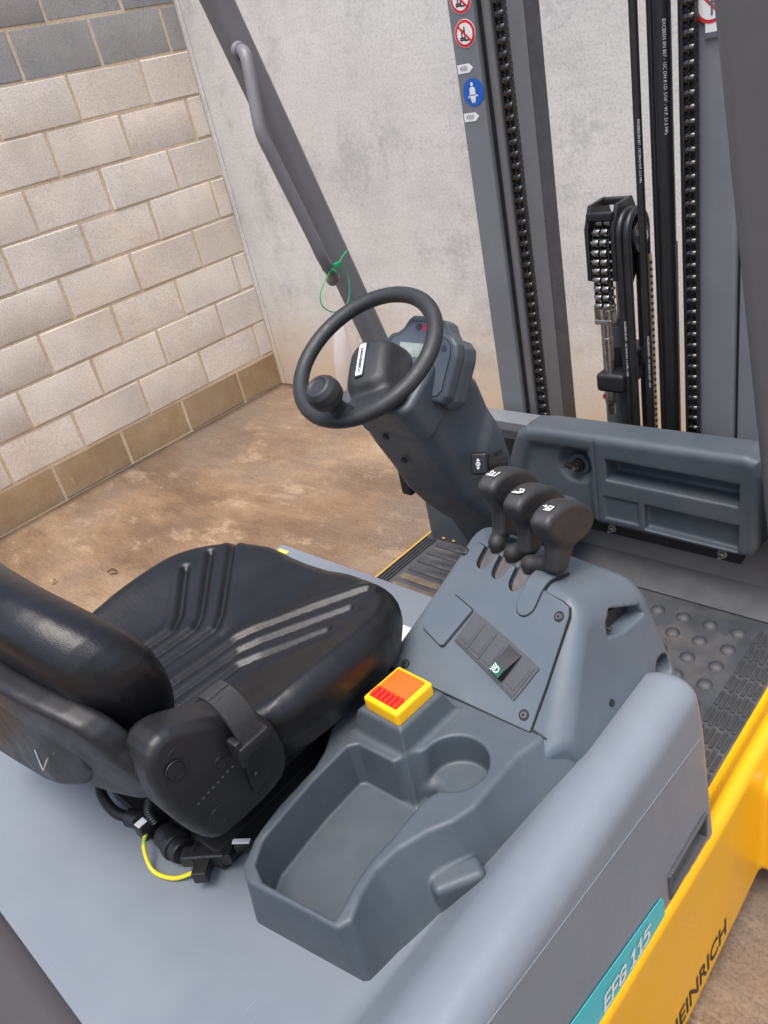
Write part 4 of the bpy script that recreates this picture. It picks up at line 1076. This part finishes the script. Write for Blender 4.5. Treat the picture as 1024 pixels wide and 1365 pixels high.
# ================================================================ dashboard
DASH = [(2.660, 0.560), (2.690, 0.635), (2.728, 0.735), (2.745, 0.770), (2.772, 0.788), (2.82, 0.793), (3.275, 0.800), (3.302, 0.792), (3.312, 0.76), (3.308, 0.59), (3.296, 0.566), (3.26, 0.562), (2.96, 0.563)]
def dash_f(x, y, z):
    d = rmax(poly2(x, z, DASH), np.abs(y + 1.388) - 0.045, 0.018)
    # left section is dished
    dish = rmax(poly2(x, z, [(2.78, 0.752), (2.935, 0.757), (2.938, 0.53), (2.735, 0.53), (2.72, 0.60)]) + 0.006, np.abs(y + 1.433) - 0.014, 0.012)
    d = smax(d, -dish, 0.020)
    up = rmax(poly2(x, z, [(2.977, 0.690), (2.977, 0.742), (3.268, 0.738), (3.268, 0.686)]) , np.abs(y + 1.43) - 0.050, 0.008)
    lo_ = rmax(poly2(x, z, [(3.064, 0.580), (3.064, 0.644), (3.268, 0.640), (3.268, 0.574)]), np.abs(y + 1.433) - 0.020, 0.008)
    sq_ = rmax(poly2(x, z, [(2.968, 0.588), (2.968, 0.645), (3.050, 0.645), (3.050, 0.588)]), np.abs(y + 1.433) - 0.004, 0.002)
    d = smax(smax(smax(d, -up, 0.005), -lo_, 0.005), -sq_, 0.003)
    bowl = np.sqrt((x - 2.893) ** 2 + ((y + 1.425) * 1.3) ** 2 + (z - 0.706) ** 2) - 0.047
    d = smax(d, -bowl, 0.008)
    gr = np.maximum(np.abs(x - 2.950) - 0.0022, -1.424 - y)
    gr = np.maximum(np.abs(x - 2.950) - 0.0022, np.maximum(y + 1.429, 0.55 - z))
    return smax(d, -gr, 0.003)
dash = sdf_part('dashboard', dash_f, (2.64, -1.445, 0.535), (3.325, -1.33, 0.815), 0.0034, M['plastic'], truck)
k = MB(); k.cyl((2.893, -1.386, 0.700), (2.893, -1.404, 0.700), 0.027, 28, bev=0.003); k.part('key_ring', M['plastic'], dash)
k = MB(); k.cyl((2.893, -1.400, 0.700), (2.893, -1.416, 0.700), 0.0165, 24, bev=0.002); k.cyl((2.893, -1.414, 0.700), (2.893, -1.422, 0.700), 0.0115, 20, bev=0.002); k.part('key_switch', M['black'], dash)
A = Matrix.Translation((2.893, -1.424, 0.700)) @ Matrix.Rotation(R_(12), 4, 'Y')
MB().box((-0.024, -0.005, -0.005), (0.012, 0.004, 0.005), 0.002, 2, A).part('key_knob', M['black'], dash)
MB().cyl((2.893, -1.4225, 0.700), (2.893, -1.4295, 0.700), 0.004, 12).part('key_pin', M['steel'], dash)
for (x, z) in ((3.075, 0.722), (3.205, 0.716)):
    MB().cyl((x, -1.384, z), (x, -1.379, z), 0.0065, 14).part('pocket_hole', M['gap'], dash)

# ================================================================ overhead guard
def leg(x0, x1, name_parent, zb=0.40, zt=2.06, dp_=0.078, off=0.0):
    mb = MB(); yr = lambda z: -1.487 + off - 0.29 * (z - 0.757)
    a = [mb.bm.verts.new((x, yr(zb) + d, zb)) for x, d in ((x0, 0), (x1, 0), (x1, dp_), (x0, dp_))]
    b = [mb.bm.verts.new((x, yr(zt) + d, zt)) for x, d in ((x0, 0), (x1, 0), (x1, dp_), (x0, dp_))]
    mb.bm.faces.new(a[::-1]); mb.bm.faces.new(b); sd = []
    for i in range(4): sd.append(mb.bm.faces.new((a[i], a[(i + 1) % 4], b[(i + 1) % 4], b[i])))
    ve = [e for e in mb.bm.edges if abs(e.verts[0].co.z - e.verts[1].co.z) > 0.5]
    bmesh.ops.bevel(mb.bm, geom=ve, offset=min(0.026, dp_ * 0.3), segments=6, profile=0.5, affect='EDGES')
    return mb.part('guard_leg', M['frame'], name_parent)
L1_ = leg(2.414, 2.462, truck, dp_=0.058, off=0.012)
L2_ = leg(3.326, 3.415, truck)
rp = MB(); rp.box((3.33, -2.935, 0.70), (3.40, -2.8236, 2.06), 0.012, 4); rp.part('guard_post', M['frame'], truck)
MB().box((2.375, -2.610, 0.66), (2.438, -2.522, 2.06), 0.012, 4).part('guard_post', M['frame'], truck)
# grab handle on the left leg
hpth = [(2.462, -1.730, 1.662), (2.480, -1.736, 1.656), (2.490, -1.743, 1.638), (2.498, -1.754, 1.590), (2.503, -1.763, 1.545), (2.505, -1.764, 1.518), (2.507, -1.756, 1.485), (2.510, -1.732, 1.400), (2.512, -1.706, 1.310), (2.511, -1.696, 1.276), (2.504, -1.680, 1.248), (2.486, -1.655, 1.224), (2.462, -1.632, 1.205)]
gh = MB().tube(spline(hpth, 5), 0.0120, 16).part('grab_handle', M['frame'], L1_)
for q, d in ((hpth[0], 1), (hpth[-1], -1)):
    MB().cyl((2.458, q[1], q[2]), (2.468, q[1] - 0.002, q[2] - 0.002 * d), 0.0165, 20, 0.0138).part('weld_collar', M['frame'], L1_)

# ================================================================ mast
def rail(x0, x1, y0, y1, bev, mat, parent, z1=2.4):
    return MB().box((x0, y0, 0.06), (x1, y1, z1), bev, 3).part('mast_rail', mat, parent)
# left side: outer channel (front flange + web), inner channel
lo_o = MB(); lo_o.box((2.603, -1.280, 0.06), (2.668, -1.262, 2.4), 0.006, 2); lo_o.box((2.603, -1.262, 0.06), (2.622, -1.085, 2.4), 0.003, 2); lo_o.box((2.603, -1.100, 0.06), (2.668, -1.085, 2.4), 0.004, 2)
ml = lo_o.part('outer_mast_rail', M['mast'], truck)
li = MB(); li.box((2.704, -1.262, 0.06), (2.722, -1.176, 2.4), 0.007, 3); li.box((2.640, -1.205, 0.06), (2.704, -1.19, 2.4), 0.002)
li.part('inner_mast_rail', M['mast'], truck)
MB().box((2.668, -1.258, 0.06), (2.692, -1.206, 2.4), 0.008, 3).part('mast_wear_strip', M['frame'], truck)
li2 = MB(); li2.box((2.676, -1.172, 0.06), (2.716, -1.108, 2.4), 0.005, 2)
li2.part('mast_wear_strip', M['mast_dark'], truck)
ro = MB(); ro.box((3.203, -1.280, 0.06), (3.250, -1.262, 2.4), 0.006, 2); ro.box((3.232, -1.262, 0.06), (3.250, -1.085, 2.4), 0.003, 2)
mr_ = ro.part('outer_mast_rail', M['mast'], truck)
ri_ = MB(); ri_.box((3.118, -1.276, 0.06), (3.197, -1.150, 2.4), 0.010, 4); ri_.part('inner_mast_rail', M['mast'], truck)
MB().box((3.190, -1.250, 0.06), (3.206, -1.15, 2.4)).part('mast_gap', M['gap'], truck)

# lift chains, each link its own piece
def chain_link():
    mb = MB()
    for x in (-0.0155, -0.0025, 0.0125): mb.box((x, -0.0098, -0.0116), (x + (0.0050 if x == -0.0025 else 0.0030), 0.0085, 0.0116), 0.003, 1)
    me = mb.mesh('chain_link'); me.materials.append(M['chain_dark']); me.materials.append(M['chain']); np_ = len(me.polygons)
    pb = MB(); pb.cyl((-0.0125, -0.0015, 0), (0.0125, -0.0015, 0), 0.0082, 14, bev=0.0012); pb.cyl((-0.0170, 0, 0), (0.0170, 0, 0), 0.0036, 8); pm = pb.mesh('pin')
    b = bmesh.new(); b.from_mesh(me); b.from_mesh(pm); b.faces.ensure_lookup_table()
    for i, f in enumerate(b.faces): f.material_index = 0 if i < np_ else 1
    b.to_mesh(me); b.free(); me.shade_smooth(); me.set_sharp_from_angle(angle=R_(35)); return me
cl = chain_link()
def lift_chain(x, y, z0, z1, pitch, me, label=None):
    core = MB().box((x - 0.009, y - 0.003, z0), (x + 0.009, y + 0.004, z1)).part('lift_chain', M['chain_dark'], truck)
    n = int((z1 - z0) / pitch)
    for i in range(n):
        o = bpy.data.objects.new('chain_link', me); COL.objects.link(o); o.parent = core
        o.location = (x - FL[0] + random.uniform(-.0004, .0004), y - FL[1], z0 + pitch * (i + 0.5)); o.scale = (0.76, 0.9, 1.0); o.rotation_euler = (random.uniform(-.05, .05), 0, random.uniform(-.02, .02))
    return core
lift_chain(2.7335, -1.284, 0.55, 1.80, 0.0236, cl); lift_chain(3.1165, -1.290, 0.55, 1.80, 0.0236, cl)

# free-lift cylinder with chain sheave
cyl = MB(); cyl.cyl((2.877, -1.165, 0.05), (2.877, -1.165, 0.955), 0.034, 32, bev=0.003); cyl.part('lift_cylinder', M['mast'], truck)
cyo = [o for o in bpy.data.objects if o.name.startswith('lift_cylinder')][0]
MB().cyl((2.877, -1.165, 0.952), (2.877, -1.165, 0.975), 0.030, 28, bev=0.003).part('cylinder_gland', M['frame'], cyo)
MB().cyl((2.892, -1.165, 0.97), (2.892, -1.165, 1.16), 0.0085, 16).part('piston_rod', M['steel'], cyo)
_mk = set(o.name for o in bpy.data.objects)
# sheave bracket
br = MB()
side = [(-1.262, 1.085), (-1.262, 1.195), (-1.240, 1.240), (-1.175, 1.242), (-1.150, 1.20), (-1.150, 1.10), (-1.19, 1.055)]
for x in (2.832, 2.893): br.prism(side, lambda u, v, h: (h, u, v), x, x + 0.010, 0.002)
br.box((2.838, -1.262, 1.212), (2.897, -1.245, 1.228), 0.003); br.box((2.838, -1.185, 1.226), (2.897, -1.165, 1.240), 0.003)
brk = br.part('sheave_bracket', M['black'], truck)
MB().cyl((2.842, -1.205, 1.155), (2.893, -1.205, 1.155), 0.046, 32).part('sheave', M['chain_dark'], brk)
def wide_link():
    mb = MB()
    for x in (-0.0145, -0.0020, 0.0105): mb.box((x, -0.006, -0.0105), (x + 0.0030, 0.006, 0.0105), 0.003, 1)
    me = mb.mesh('chain_link'); me.materials.append(M['chain_dark']); me.materials.append(M['roller']); np_ = len(me.polygons)
    pb = MB(); pb.cyl((-0.0118, -0.003, 0), (-0.0015, -0.003, 0), 0.0085, 14, bev=0.0015); pb.cyl((0.0012, -0.003, 0), (0.0110, -0.003, 0), 0.0085, 14, bev=0.0015); pb.cyl((-0.0165, 0, 0), (0.0165, 0, 0), 0.004, 8); pm = pb.mesh('pin')
    b = bmesh.new(); b.from_mesh(me); b.from_mesh(pm); b.faces.ensure_lookup_table()
    for i, f in enumerate(b.faces): f.material_index = 0 if i < np_ else 1
    b.to_mesh(me); b.free(); me.shade_smooth(); me.set_sharp_from_angle(angle=R_(35)); return me
wl = wide_link()
sch = MB().box((2.860, -1.258, 1.02), (2.878, -1.252, 1.16)).part('sheave_chain', M['chain_dark'], truck)
for i in range(11):
    o = bpy.data.objects.new('chain_link', wl); COL.objects.link(o); o.parent = sch
    s = 1.030 + i * 0.0195
    if s <= 1.155: y, z, a = -1.259, s, 0
    else:
        t = (s - 1.155) / 0.054; y, z, a = -1.205 - 0.054 * math.cos(t), 1.155 + 0.054 * math.sin(t), -t
    o.location = (2.868 - FL[0], y - FL[1], z); o.rotation_euler = (a, 0, 0); o.scale = (1.1, 1.1, 1.0)
an = MB(); an.box((2.847, -1.272, 0.988), (2.889, -1.245, 1.000), 0.003); an.box((2.847, -1.270, 0.996), (2.853, -1.247, 1.034), 0.002); an.box((2.883, -1.270, 0.996), (2.889, -1.247, 1.034), 0.002); an.box((2.865, -1.270, 0.996), (2.871, -1.247, 1.026), 0.002)
an.cyl((2.843, -1.258, 1.020), (2.893, -1.258, 1.020), 0.0045, 10); an.part('chain_anchor', M['steel'], truck)
rd = MB(); rd.cyl((2.868, -1.256, 0.84), (2.868, -1.256, 0.99), 0.0105, 18); rd.cyl((2.868, -1.256, 0.90), (2.868, -1.256, 0.955), 0.0125, 18, bev=0.001); rd.part('anchor_rod', M['steel'], truck)
cp = MB(); cp.cyl((2.877, -1.18, 0.868), (2.877, -1.18, 0.905), 0.045, 28, bev=0.003); cp.box((2.842, -1.278, 0.826), (2.912, -1.17, 0.872), 0.010, 3); cp.part('hose_clamp', M['black'], truck)
nu = MB(); nu.cyl((2.868, -1.256, 0.795), (2.868, -1.256, 0.826), 0.0145, 8, bev=0.001); nu.cyl((2.868, -1.256, 0.765), (2.868, -1.256, 0.797), 0.009, 14); nu.part('anchor_nut', M['steel'], truck)
MB().box((2.853, -1.2685, 0.806), (2.858, -1.262, 0.816), 0.001).part('paint_mark', M['red_s'], truck)
for o in bpy.data.objects:
    if o.name in _mk: continue
    if o.name.startswith('chain_link'): o.location.x += 0.038; o.scale = (1.45, 1.3, 1.0)
    else: o.data.transform(Matrix.Translation((0.036, 0, 0)))
# hoses
def hose(path, r, name='hydraulic_hose', mat='hose'):
    return MB().tube(path, r, 16).part(name, M[mat], truck)
for dx, r in ((0.0, 0.0085), (0.0185, 0.0085)):
    x = 2.942 + dx; arc = [(x, -1.207 - 0.044 * math.cos(t), 1.175 + 0.044 * math.sin(t)) for t in [math.pi * k / 10 for k in range(11)]]
    hose([(x + 0.004, -1.252, 0.45), (x + 0.003, -1.252, 0.8)] + [(a, b, c) for a, b, c in arc] + [(x, -1.163, 0.9), (x, -1.163, 0.45)], r)
MB().cyl((2.933, -1.205, 1.165), (2.972, -1.205, 1.165), 0.034, 28, bev=0.003).part('hose_sheave', M['black'], truck)
sb = MB(); sb.cyl((2.972, -1.205, 1.165), (2.980, -1.205, 1.165), 0.014, 6, bev=0.001); sb.cyl((2.967, -1.205, 1.165), (2.973, -1.205, 1.165), 0.020, 24); sb.part('sheave_bolt', M['steel'], truck)
# side-on chain behind the loop
cs = MB().box((2.9745, -1.19, 0.50), (2.9795, -1.178, 1.12)).part('side_chain', simple('tan_chain_plate', (0.42, 0.34, 0.24), 0.45, metal=0.7, var=0.4, vscale=120), truck)
dotm = MB().cyl((0, 0, 0), (0.003, 0, 0), 0.0035, 8).mesh('chain_rivet'); dotm.materials.append(M['chain_dark'])
for i in range(40):
    o = bpy.data.objects.new('chain_rivet', dotm); COL.objects.link(o); o.parent = cs; o.location = (2.9795 - FL[0], -1.186 - FL[1], 0.51 + i * 0.0152)
HX = [(2.992, 0.0082, -1.245), (3.010, 0.0072, -1.215), (3.037, 0.0160, -1.225), (3.073, 0.0092, -1.218)]
for x, r, y in HX: hose([(x + 0.004, y, 0.40), (x + 0.003, y, 0.9), (x, y, 1.4), (x - 0.002, y, 2.2)], r)
MB().box((3.018, -1.200, 0.40), (3.044, -1.190, 1.15), 0.003).part('hose_guide', M['black'], truck)
# printing on the hoses
def hose_text(x, y, r, z0, body, size):
    d = Vector((0.55, -0.83, 0)).normalized(); p = Vector((x, y, z0)) + d * (r + 0.0004)
    text('hose_lettering', body, size, M['sticker'], p, (0, 0, -1), Vector((0.83, 0.55, 0)), truck, lift=0.0, squeeze=1.0)
hose_text(3.037, -1.225, 0.0160, 1.46, 'EXCEEDS EN 857 - 1SC DN 8 I.D. 5/16" - W.P. 21.5 MPa', 0.0082)
hose_text(2.992, -1.245, 0.0085, 1.34, 'EXCEEDS EN 857 - 1SC DN 8 W.P. 21.5 MPa', 0.0062)
hose_text(2.995, -1.245, 0.0085, 0.90, 'EXCEEDS EN 857 - 1SC DN 8 I.D. 5/16" - W.P.', 0.0062)
hose_text(2.946, -1.252, 0.0085, 0.93, 'EXCEEDS EN 857 - 1SC DN 8 W.P. 21.5 MPa - 3208', 0.0060)

# ---- stickers on the mast
def disc(name, c, r, mat, parent, y, n=32):
    return MB().prism([(c[0] + r * math.cos(t), c[1] + r * math.sin(t)) for t in [2 * math.pi * k / n for k in range(n)]], lambda u, v, h: (u, y - h, v), 0, 0.0004).part(name, mat, parent, smooth=False)
YF = -1.2803
def prohibition(cz, kind):
    x = 2.640
    disc('sign_border', (x, cz), 0.0262, M['sticker'], ml, YF); disc('sign_ring', (x, cz), 0.025, M['red_s'], ml, YF - 0.0006); disc('sign_face', (x, cz), 0.0195, M['sticker'], ml, YF - 0.0012)
    icon('sign_pictogram', [[(-.5, -.45), (-.1, -.45)], [(-.5, -.3), (-.1, -.3)], [(.0, -.5), (.0, .5)], [(-.3, -.2), (-.3, .2), (-.05, .25)], [(.0, -.5), (.35, -.5)]], 0.12, (x, YF - 0.0018, cz), (1, 0, 0), (0, 0, 1), 0.024, M['print_black'], ml, 0.0)
    icon('sign_bar', [[(-.5, .5), (.5, -.5)]], 0.14, (x, YF - 0.0022, cz), (1, 0, 0), (0, 0, 1), 0.029, M['red_s'], ml, 0.0)
prohibition(1.604, 0); prohibition(1.665, 1)
def arrow_tag(cz, body):
    x = 2.627
    MB().prism([(x - .018, cz - .0085), (x + .012, cz - .0085), (x + .022, cz), (x + .012, cz + .0085), (x - .018, cz + .0085)], lambda u, v, h: (u, YF - h, v), 0, 0.0005).part('height_tag', M['sticker'], ml, smooth=False)
    text('tag_lettering', body, 0.0125, M['grey_s'], (x - 0.002, YF - 0.0011, cz), (1, 0, 0), (0, 0, 1), ml, lift=0.0, squeeze=0.8)
arrow_tag(1.541, '4500'); arrow_tag(1.447, '4350')
disc('belt_sign', (2.642, 1.494), 0.0272, M['blue'], ml, YF)
pm = MB(); yy = YF - 0.0009
def pq(P): pm.bm.faces.new([pm.bm.verts.new((2.640 + u * 0.001, yy, 1.494 + v * 0.001)) for u, v in P])
pq([(3.2 * math.cos(t), 16 + 4.2 * math.sin(t)) for t in [2 * math.pi * k / 14 for k in range(14)]])
pq([(-7, 8), (-3, 11), (3, 11), (7, 8), (7.5, -4), (-7.5, -4)]); pq([(-8, -6), (8, -6), (4, -20), (1, -20), (0, -11), (-1, -20), (-4, -20)]); pq([(7, -4), (13, -6), (13, -9), (7, -7)]); pq([(-13, -8), (-8, -4), (-8, -7), (-12, -10)])
pm.part('belt_pictogram', M['sticker'], ml, smooth=False)
# sign on the right rail
sr = MB().box((3.138, -1.2796, 1.515), (3.199, -1.2788, 1.66)).part('warning_plate', M['sticker'], truck, smooth=False)
disc('sign_ring', (3.148, 1.565), 0.028, M['red_s'], sr, -1.2797); disc('sign_face', (3.148, 1.565), 0.0225, M['sticker'], sr, -1.2803)
icon('sign_bar', [[(-.5, .5), (.5, -.5)]], 0.14, (3.148, -1.2809, 1.565), (1, 0, 0), (0, 0, 1), 0.034, M['red_s'], sr, 0.0)
icon('sign_pictogram', [[(-.1, .35), (.0, .5), (.1, .35), (-.1, .35)], [(0, .3), (0, -.5)], [(-.2, .1), (.2, .1)]], 0.12, (3.150, -1.2813, 1.565), (1, 0, 0), (0, 0, 1), 0.03, M['grey_s'], sr, 0.0)
MB().box((3.138, -1.2806, 1.515), (3.199, -1.2798, 1.524)).part('plate_edge', M['grey_s'], sr, smooth=False)

# ================================================================ wiring behind the seat
def corrugated(path, r, pitch=0.004):
    P = spline(path, 10); out = []; rr = []
    acc = 0; last = P[0]; Q = [P[0]]
    for p in P[1:]:
        while (p - last).length >= pitch / 2:
            last = last + (p - last).normalized() * pitch / 2; Q.append(last.copy())
    return Q, [r if i % 2 else r * 0.82 for i in range(len(Q))]
def conduit(path, r, name='cable_conduit'):
    Q, rr = corrugated(path, r); return MB().tube(Q, rr, 12).part(name, M['black'], truck)
conduit([(2.80, -2.575, 0.80), (2.775, -2.600, 0.775), (2.775, -2.618, 0.745), (2.810, -2.622, 0.728), (2.845, -2.612, 0.728)], 0.0085)
conduit([(2.895, -2.585, 0.79), (2.893, -2.600, 0.765), (2.90, -2.602, 0.745)], 0.0075)
conduit([(2.955, -2.600, 0.722), (2.985, -2.590, 0.722), (3.00, -2.575, 0.722)], 0.0095)
conduit([(3.010, -2.560, 0.722), (3.040, -2.540, 0.730), (3.065, -2.510, 0.728), (3.075, -2.480, 0.72)], 0.0085)
cn = MB(); cn.cyl((2.838, -2.615, 0.728), (2.868, -2.605, 0.728), 0.014, 16, bev=0.002); cn.cyl((2.866, -2.606, 0.730), (2.895, -2.600, 0.728), 0.0185, 18, bev=0.003); cn.box((2.872, -2.625, 0.722), (2.898, -2.600, 0.752), 0.004)
cn.part('plug_connector', M['black'], truck)
cn = MB(); cn.cyl((2.905, -2.600, 0.722), (2.960, -2.602, 0.722), 0.0185, 18, bev=0.004); cn.cyl((2.93, -2.600, 0.722), (2.945, -2.602, 0.722), 0.022, 18, bev=0.003); cn.part('cable_sleeve', M['black'], truck)
cn = MB(); A = Matrix.Translation((2.998, -2.588, 0.728)) @ Matrix.Rotation(R_(37), 4, 'Z')
cn.box((-0.035, -0.010, -0.010), (0.038, 0.010, 0.010), 0.003, 2, A); cn.box((-0.012, -0.035, -0.011), (0.010, -0.006, 0.009), 0.003, 2, A); cn.box((-0.030, -0.0115, 0.006), (0.030, -0.002, 0.0125), 0.002, 1, A)
for q in (-0.02, 0.0, 0.018): cn.box((q, -0.0115, -0.011), (q + 0.005, 0.0115, 0.0115), 0.001, 1, A)
cn.part('cable_junction', M['black'], truck)
MB().box((-0.013, -0.004, -0.001), (0.013, 0.004, 0.002), 0.0015, 2, Matrix.Translation((3.030, -2.549, 0.737)) @ Matrix.Rotation(R_(35), 4, 'Z')).part('cable_label', M['sticker'], truck)
MB().box((2.885, -2.6245, 0.7535), (2.897, -2.610, 0.7545)).part('plug_label', M['white'], truck)
wr = spline([(2.893, -2.615, 0.737), (2.905, -2.632, 0.728), (2.930, -2.642, 0.708), (2.965, -2.632, 0.7055), (2.988, -2.612, 0.712), (2.998, -2.604, 0.722)], 8)
MB().tube(wr, 0.0031, 10).part('earth_wire', M['wire'], truck)
# foot of the seat frame at the rear
MB().prism(rounded([(2.74, -2.60), (3.00, -2.60), (3.00, -2.54), (2.74, -2.54)], 0.02, 5), lambda u, v, h: (u, v, h), 0.7005, 0.722, 0.004).part('seat_foot', M['black'], truck)

# ================================================================ green tie and film hung on the grab handle
tie = tag(empty('cable_tie', (2.505, -1.66, 1.235)), 'thin green plastic tie looped round the grab handle', 'cable tie'); ORG['cable_tie'] = (2.505, -1.66, 1.235)
lp = [(2.510, -1.655, 1.243), (2.512, -1.690, 1.232), (2.512, -1.722, 1.205), (2.512, -1.726, 1.178), (2.512, -1.700, 1.155), (2.512, -1.665, 1.152), (2.512, -1.642, 1.175), (2.512, -1.634, 1.215), (2.510, -1.645, 1.240)]
MB().tube(spline(lp, 8, closed=True), 0.0013, 8, closed=True).part('tie_loop', M['green_w'], tie)
ring = [Vector((2.500, -1.672, 1.234)) + Vector((0.45, -0.5, -0.74)).normalized() * 0 + Vector((math.cos(t), 0, 0)) * 0.0165 + Vector((0, -0.60, 0.62)).normalized() * math.sin(t) * 0.0165 for t in [2 * math.pi * k / 24 for k in range(24)]]
MB().tube(ring, 0.0020, 8, closed=True).part('tie_collar', M['green_w'], tie)
MB().box((2.512, -1.670, 1.240), (2.520, -1.655, 1.250), 0.002).part('tie_head', M['green_w'], tie)
MB().tube([(2.515, -1.655, 1.246), (2.512, -1.635, 1.256), (2.51, -1.618, 1.262)], 0.0015, 6).part('tie_tail', M['green_w'], tie)
fm = MB()
n_ = 10
rows = []
for i in range(n_ + 1):
    t = i / n_; z = 1.150 - 0.165 * t; yc = -1.685 - 0.025 * t; wd = 0.006 + 0.026 * min(1, t * 1.6)
    rows.append([fm.bm.verts.new((2.512 + 0.006 * math.sin(3 * t + 2 * s), yc + wd * s, z)) for s in (-1, -.33, .33, 1)])
for a, b in zip(rows, rows[1:]):
    for k in range(3): fm.bm.faces.new((a[k], a[k + 1], b[k + 1], b[k]))
fo = fm.part('plastic_sleeve', M['film']); tag(fo, 'clear plastic sleeve hanging from the green tie behind the steering wheel', 'plastic sleeve')

# ---- two bits of litter on the slab
def leaf(name, loc, rz, ln, label, col):
    mb = MB(); n = 8; rows = []
    for i in range(n + 1):
        t = i / n; w_ = 0.20 * ln * math.sin(math.pi * min(1, t * 0.97 + 0.02)) ** 0.8
        rows.append([mb.bm.verts.new((ln * (t - .5), w_ * s, 0.004 + 0.010 * math.sin(3 * t) + 0.006 * abs(s))) for s in (-1, 0, 1)])
    for a, b in zip(rows, rows[1:]):
        for k in range(2): mb.bm.faces.new((a[k], a[k + 1], b[k + 1], b[k]))
    o = mb.part(name, simple(name + '_mat', col, 0.8, var=0.3, vscale=60)); o.location = loc; o.rotation_euler = (0, 0, rz)
    md = o.modifiers.new('thick', 'SOLIDIFY'); md.thickness = 0.001
    return tag(o, label, 'leaf')
leaf('dry_leaf', (0.89, -1.770, 0.002), 0.5, 0.050, 'small dark dry leaf on the slab left of the seat cushion', (0.06, 0.035, 0.02))
leaf('dry_leaf', (0.69, -1.94, 0.002), 1.9, 0.030, 'tiny pale dry leaf on the slab beyond the backrest top', (0.30, 0.22, 0.12))
